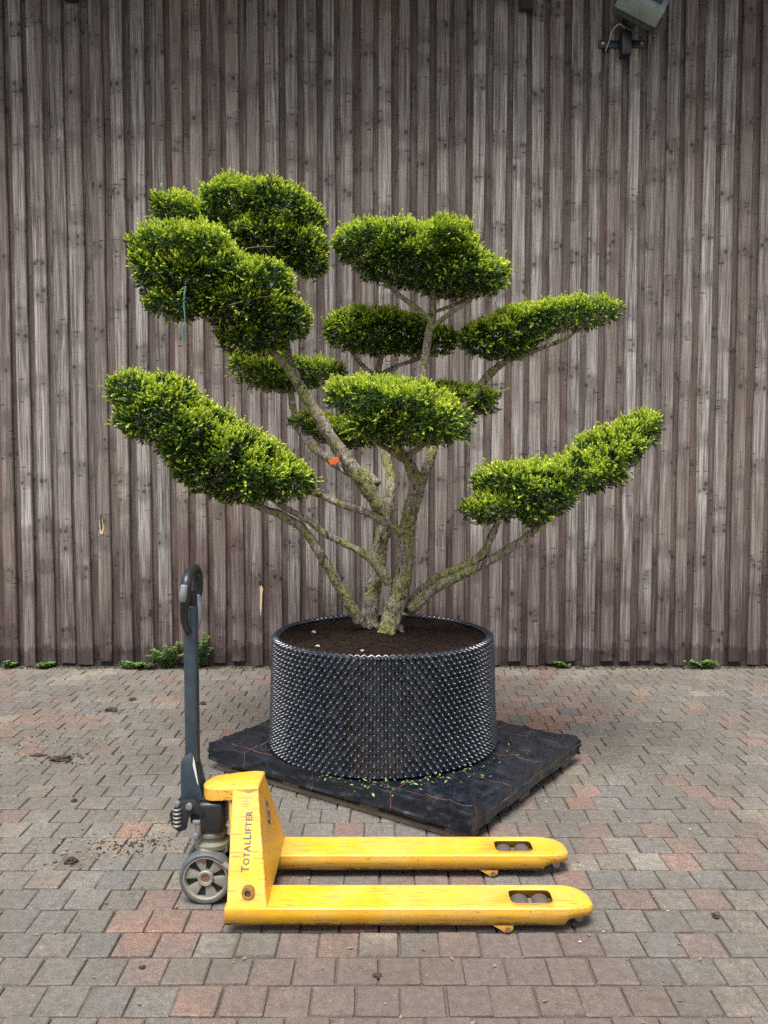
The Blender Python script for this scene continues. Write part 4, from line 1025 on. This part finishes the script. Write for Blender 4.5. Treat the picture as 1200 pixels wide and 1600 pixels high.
tube('handle_loop', [(LX - .003, -.080, 1.02, .0155), (LX + .002, -.086, 1.065, .018), (LX + .004, -.080, 1.105, .018), (LX + .004, -.052, 1.128, .016), (LX + .004, 0, 1.138, .016), (LX + .004, .052, 1.136, .016), (LX + .004, .082, 1.112, .018), (LX + .004, .087, 1.065, .018), (LX + .004, .080, 1.03, .015)], M_BLACK, truck, 14, 7)
tube('grip_inlay', [(LX - .004, -.096, 1.045, .012), (LX - .002, -.100, 1.07, .0135), (LX + .001, -.095, 1.10, .012)], M_GREYP, truck, 10, 5)
box('handle_neck', (LX, 0, 1.035), (.036, .046, .06), M_BLACK, truck, .008)
tube('release_trigger', [(LX - .006, -.03, 1.05, .008), (LX - .006, -.045, 1.075, .008), (LX - .004, -.05, 1.10, .008), (LX + .002, -.03, 1.12, .006)], M_BLACK, truck, 8, 5)

# ------------------------------------------------------------------ weeds, clippings, litter
def leaf_quad(V, F, p, d, n, L, w):
    s = d.cross(n).normalized(); b = len(V)
    V += [tuple(p), tuple(p + d * L * .5 + s * w + n * L * .06), tuple(p + d * L), tuple(p + d * L * .5 - s * w + n * L * .06)]
    F.append((b, b + 1, b + 2, b + 3))
def weed(loc, h, spread, nst, label, upright=None, cat='weed'):
    w_ = empty('weed', loc); tag(w_, label, cat, 'weeds along the wall foot')
    SV, SF, LV, LF = [], [], [], []
    for k in range(nst):
        a = rnd.uniform(0, 2 * PI); hh = h * rnd.uniform(.45, 1.0); sp = spread * rnd.uniform(.3, 1)
        if upright and k == 0: hh, sp = h, upright
        d = Vector((math.cos(a), -abs(math.sin(a)) * .5, 0)) * sp
        if upright and k == 0: d = Vector((upright, -.01, 0))
        pts = [(0, 0, 0, .0022), (d.x * .45, d.y * .45, hh * .55, .0018), (d.x, d.y, hh, .001)]
        v_, f_ = tube_data(pts, 5, 5, 0, 1, False); b = len(SV); SV += v_; SF += [tuple(b + q for q in f) for f in f_]
        cen = catmull([p[:3] for p in pts], 5)
        for c in cen[1:]:
            for q in range(6):
                t = rnd.uniform(0, 2 * PI); dd = Vector((math.cos(t), math.sin(t), rnd.uniform(.0, .5))).normalized()
                leaf_quad(LV, LF, c, dd, Vector((0, 0, 1)), rnd.uniform(.02, .04), rnd.uniform(.004, .0075))
    link('stem', pydata('stem', SV, SF, True), M_WEED, w_); link('leaves', pydata('leaves', LV, LF), M_WEED, w_)
wy = WALL_Y - .075
weed((-1.585, wy, 0), .20, .17, 16, 'bushy green weed sprawling at the wall foot left of the tiller handle')
weed((-1.36, wy, 0), .26, .10, 12, 'tall thin green weed climbing the wall just right of the tiller handle', .05)
weed((-1.80, wy - .01, 0), .06, .15, 12, 'low creeping weed left of the bushy weed at the wall foot')
weed((-2.50, wy, 0), .04, .09, 6, 'low weed clump at the wall foot near the left picture edge')
weed((-2.76, wy, 0), .05, .05, 4, 'grassy weed tuft at the wall foot, leftmost of all')
weed((2.33, wy - .01, 0), .06, .14, 10, 'pale leafy weed at the wall foot on the far right')
weed((1.32, wy, 0), .04, .06, 6, 'tiny weed at the wall foot right of the pot')
def bits(name, pts, mat, lo, hi, label, cat, nz=.6):
    V, F = [], []
    for (x_, y_, z_) in pts:
        a = rnd.uniform(0, 2 * PI); d = Vector((math.cos(a), math.sin(a), rnd.uniform(0, nz))).normalized()
        L_ = rnd.uniform(lo, hi); leaf_quad(V, F, Vector((x_, y_, z_)), d, Vector((rnd.uniform(-.4, .4), rnd.uniform(-.4, .4), 1)).normalized(), L_, L_ * rnd.uniform(.12, .3))
    return tag(link(name, pydata(name, V, F), mat), label, cat, kind='stuff')
cp_ = []
for _ in range(110):
    a = R(rnd.gauss(-78, 20) if rnd.random() < .7 else rnd.uniform(-120, -10)); r = .565 + abs(rnd.gauss(0, .06)); cp_.append((PC.x + r * math.cos(a), PC.y + r * math.sin(a), .140 + rnd.uniform(0, .012)))
bits('clippings', cp_, M_CLIP, .007, .024, 'scattered green yew clippings on the fabric at the foot of the pot', 'clippings')
lt = []
for _ in range(420):
    y_ = rnd.uniform(1.8, 6.0); lt.append((rnd.uniform(-.5, .5) * y_ * 1.05, y_, rnd.uniform(.001, .004)))
for _ in range(160): lt.append((rnd.gauss(-1.0, .2), rnd.gauss(3.18, .06), .003))
for _ in range(520): lt.append((rnd.uniform(-3, 3), WALL_Y - rnd.uniform(.05, .12), .003))
gv, gf = [], []
for _ in range(3400):
    x_ = rnd.uniform(-4.2, 4.2); y_ = WALL_Y - .028 - abs(rnd.gauss(0, .035)); s_ = rnd.uniform(.002, .010) * (1.7 if rnd.random() < .06 else 1); b = len(gv)
    for v in IV: gv.append((x_ + v.x * s_ * rnd.uniform(.6, 1.5), y_ + v.y * s_ * rnd.uniform(.6, 1.3), .001 + v.z * s_ * .6))
    for f in IF: gf.append(tuple(b + q for q in f))
for cx_, cy_, n_c, sg in ((-1.63, 4.14, 90, .10), (-1.66, 4.98, 50, .08), (-1.75, 4.4, 60, .2), (-1.18, 3.05, 25, .05), (-1.0, 3.2, 120, .09)):
    for _ in range(n_c):
        x_, y_ = rnd.gauss(cx_, sg), rnd.gauss(cy_, sg * .5); s_ = rnd.uniform(.0015, .006); b = len(gv)
        for v in IV: gv.append((x_ + v.x * s_ * rnd.uniform(.6, 1.5), y_ + v.y * s_ * rnd.uniform(.6, 1.3), .001 + v.z * s_ * .6))
        for f in IF: gf.append(tuple(b + q for q in f))
tag(link('grit', pydata('grit', gv, gf), M_CLOD), 'brown soil crumbs and grit along the wall foot and left paving', 'grit', kind='stuff')
bits('leaf_litter', lt, M_LITTER, .006, .022, 'dry leaf crumbs and bark bits strewn over the paving', 'litter', .3)
pt = []
for _ in range(70): 
    y_ = rnd.uniform(2.4, 5.9); pt.append((rnd.uniform(.1, .47) * y_, y_, .003))
bits('petals', pt, M_PEB, .006, .014, 'pale fallen petals dotted over the paving right of the pallet', 'petals', .3)
for n_, (x_, y_, s_, lb) in enumerate([
    (-1.63, 4.14, (.075, .035, .022), 'large dark dirt clod on the paving at the left'),
    (-1.78, 4.20, (.05, .02, .012), 'flat dark dirt smear beside the large clod at the left'),
    (-1.66, 4.98, (.045, .028, .02), 'dark dirt clod on the paving behind the large one'),
    (-1.60, 5.22, (.03, .02, .016), 'small dirt clod near the wall at the left'),
    (-1.13, 5.12, (.022, .018, .016), 'round dirt clod on the paving just right of the tiller column'),
    (-1.18, 3.05, (.030, .022, .020), 'brown dirt clod on grey pavers left of the wheel'),
    (-1.38, 3.62, (.018, .014, .012), 'small dark dirt crumb left of the tiller fairing'),
    (-.02, 2.36, (.018, .014, .007), 'flat dark crumb on the paving in front of the near fork'),
    (1.10, 2.68, (.016, .018, .009), 'dark curled scrap on the paving right of the near fork tip'),
    (-.72, 2.40, (.012, .010, .006), 'tiny dark crumb on the paving in front of the wheel'),
]):
    lump('dirt_clod', M_CLOD, (x_, y_, -.001), tuple(q * .72 for q in s_), lb, 'dirt clod', 'dirt clods on the paving', n_ * 3.7)
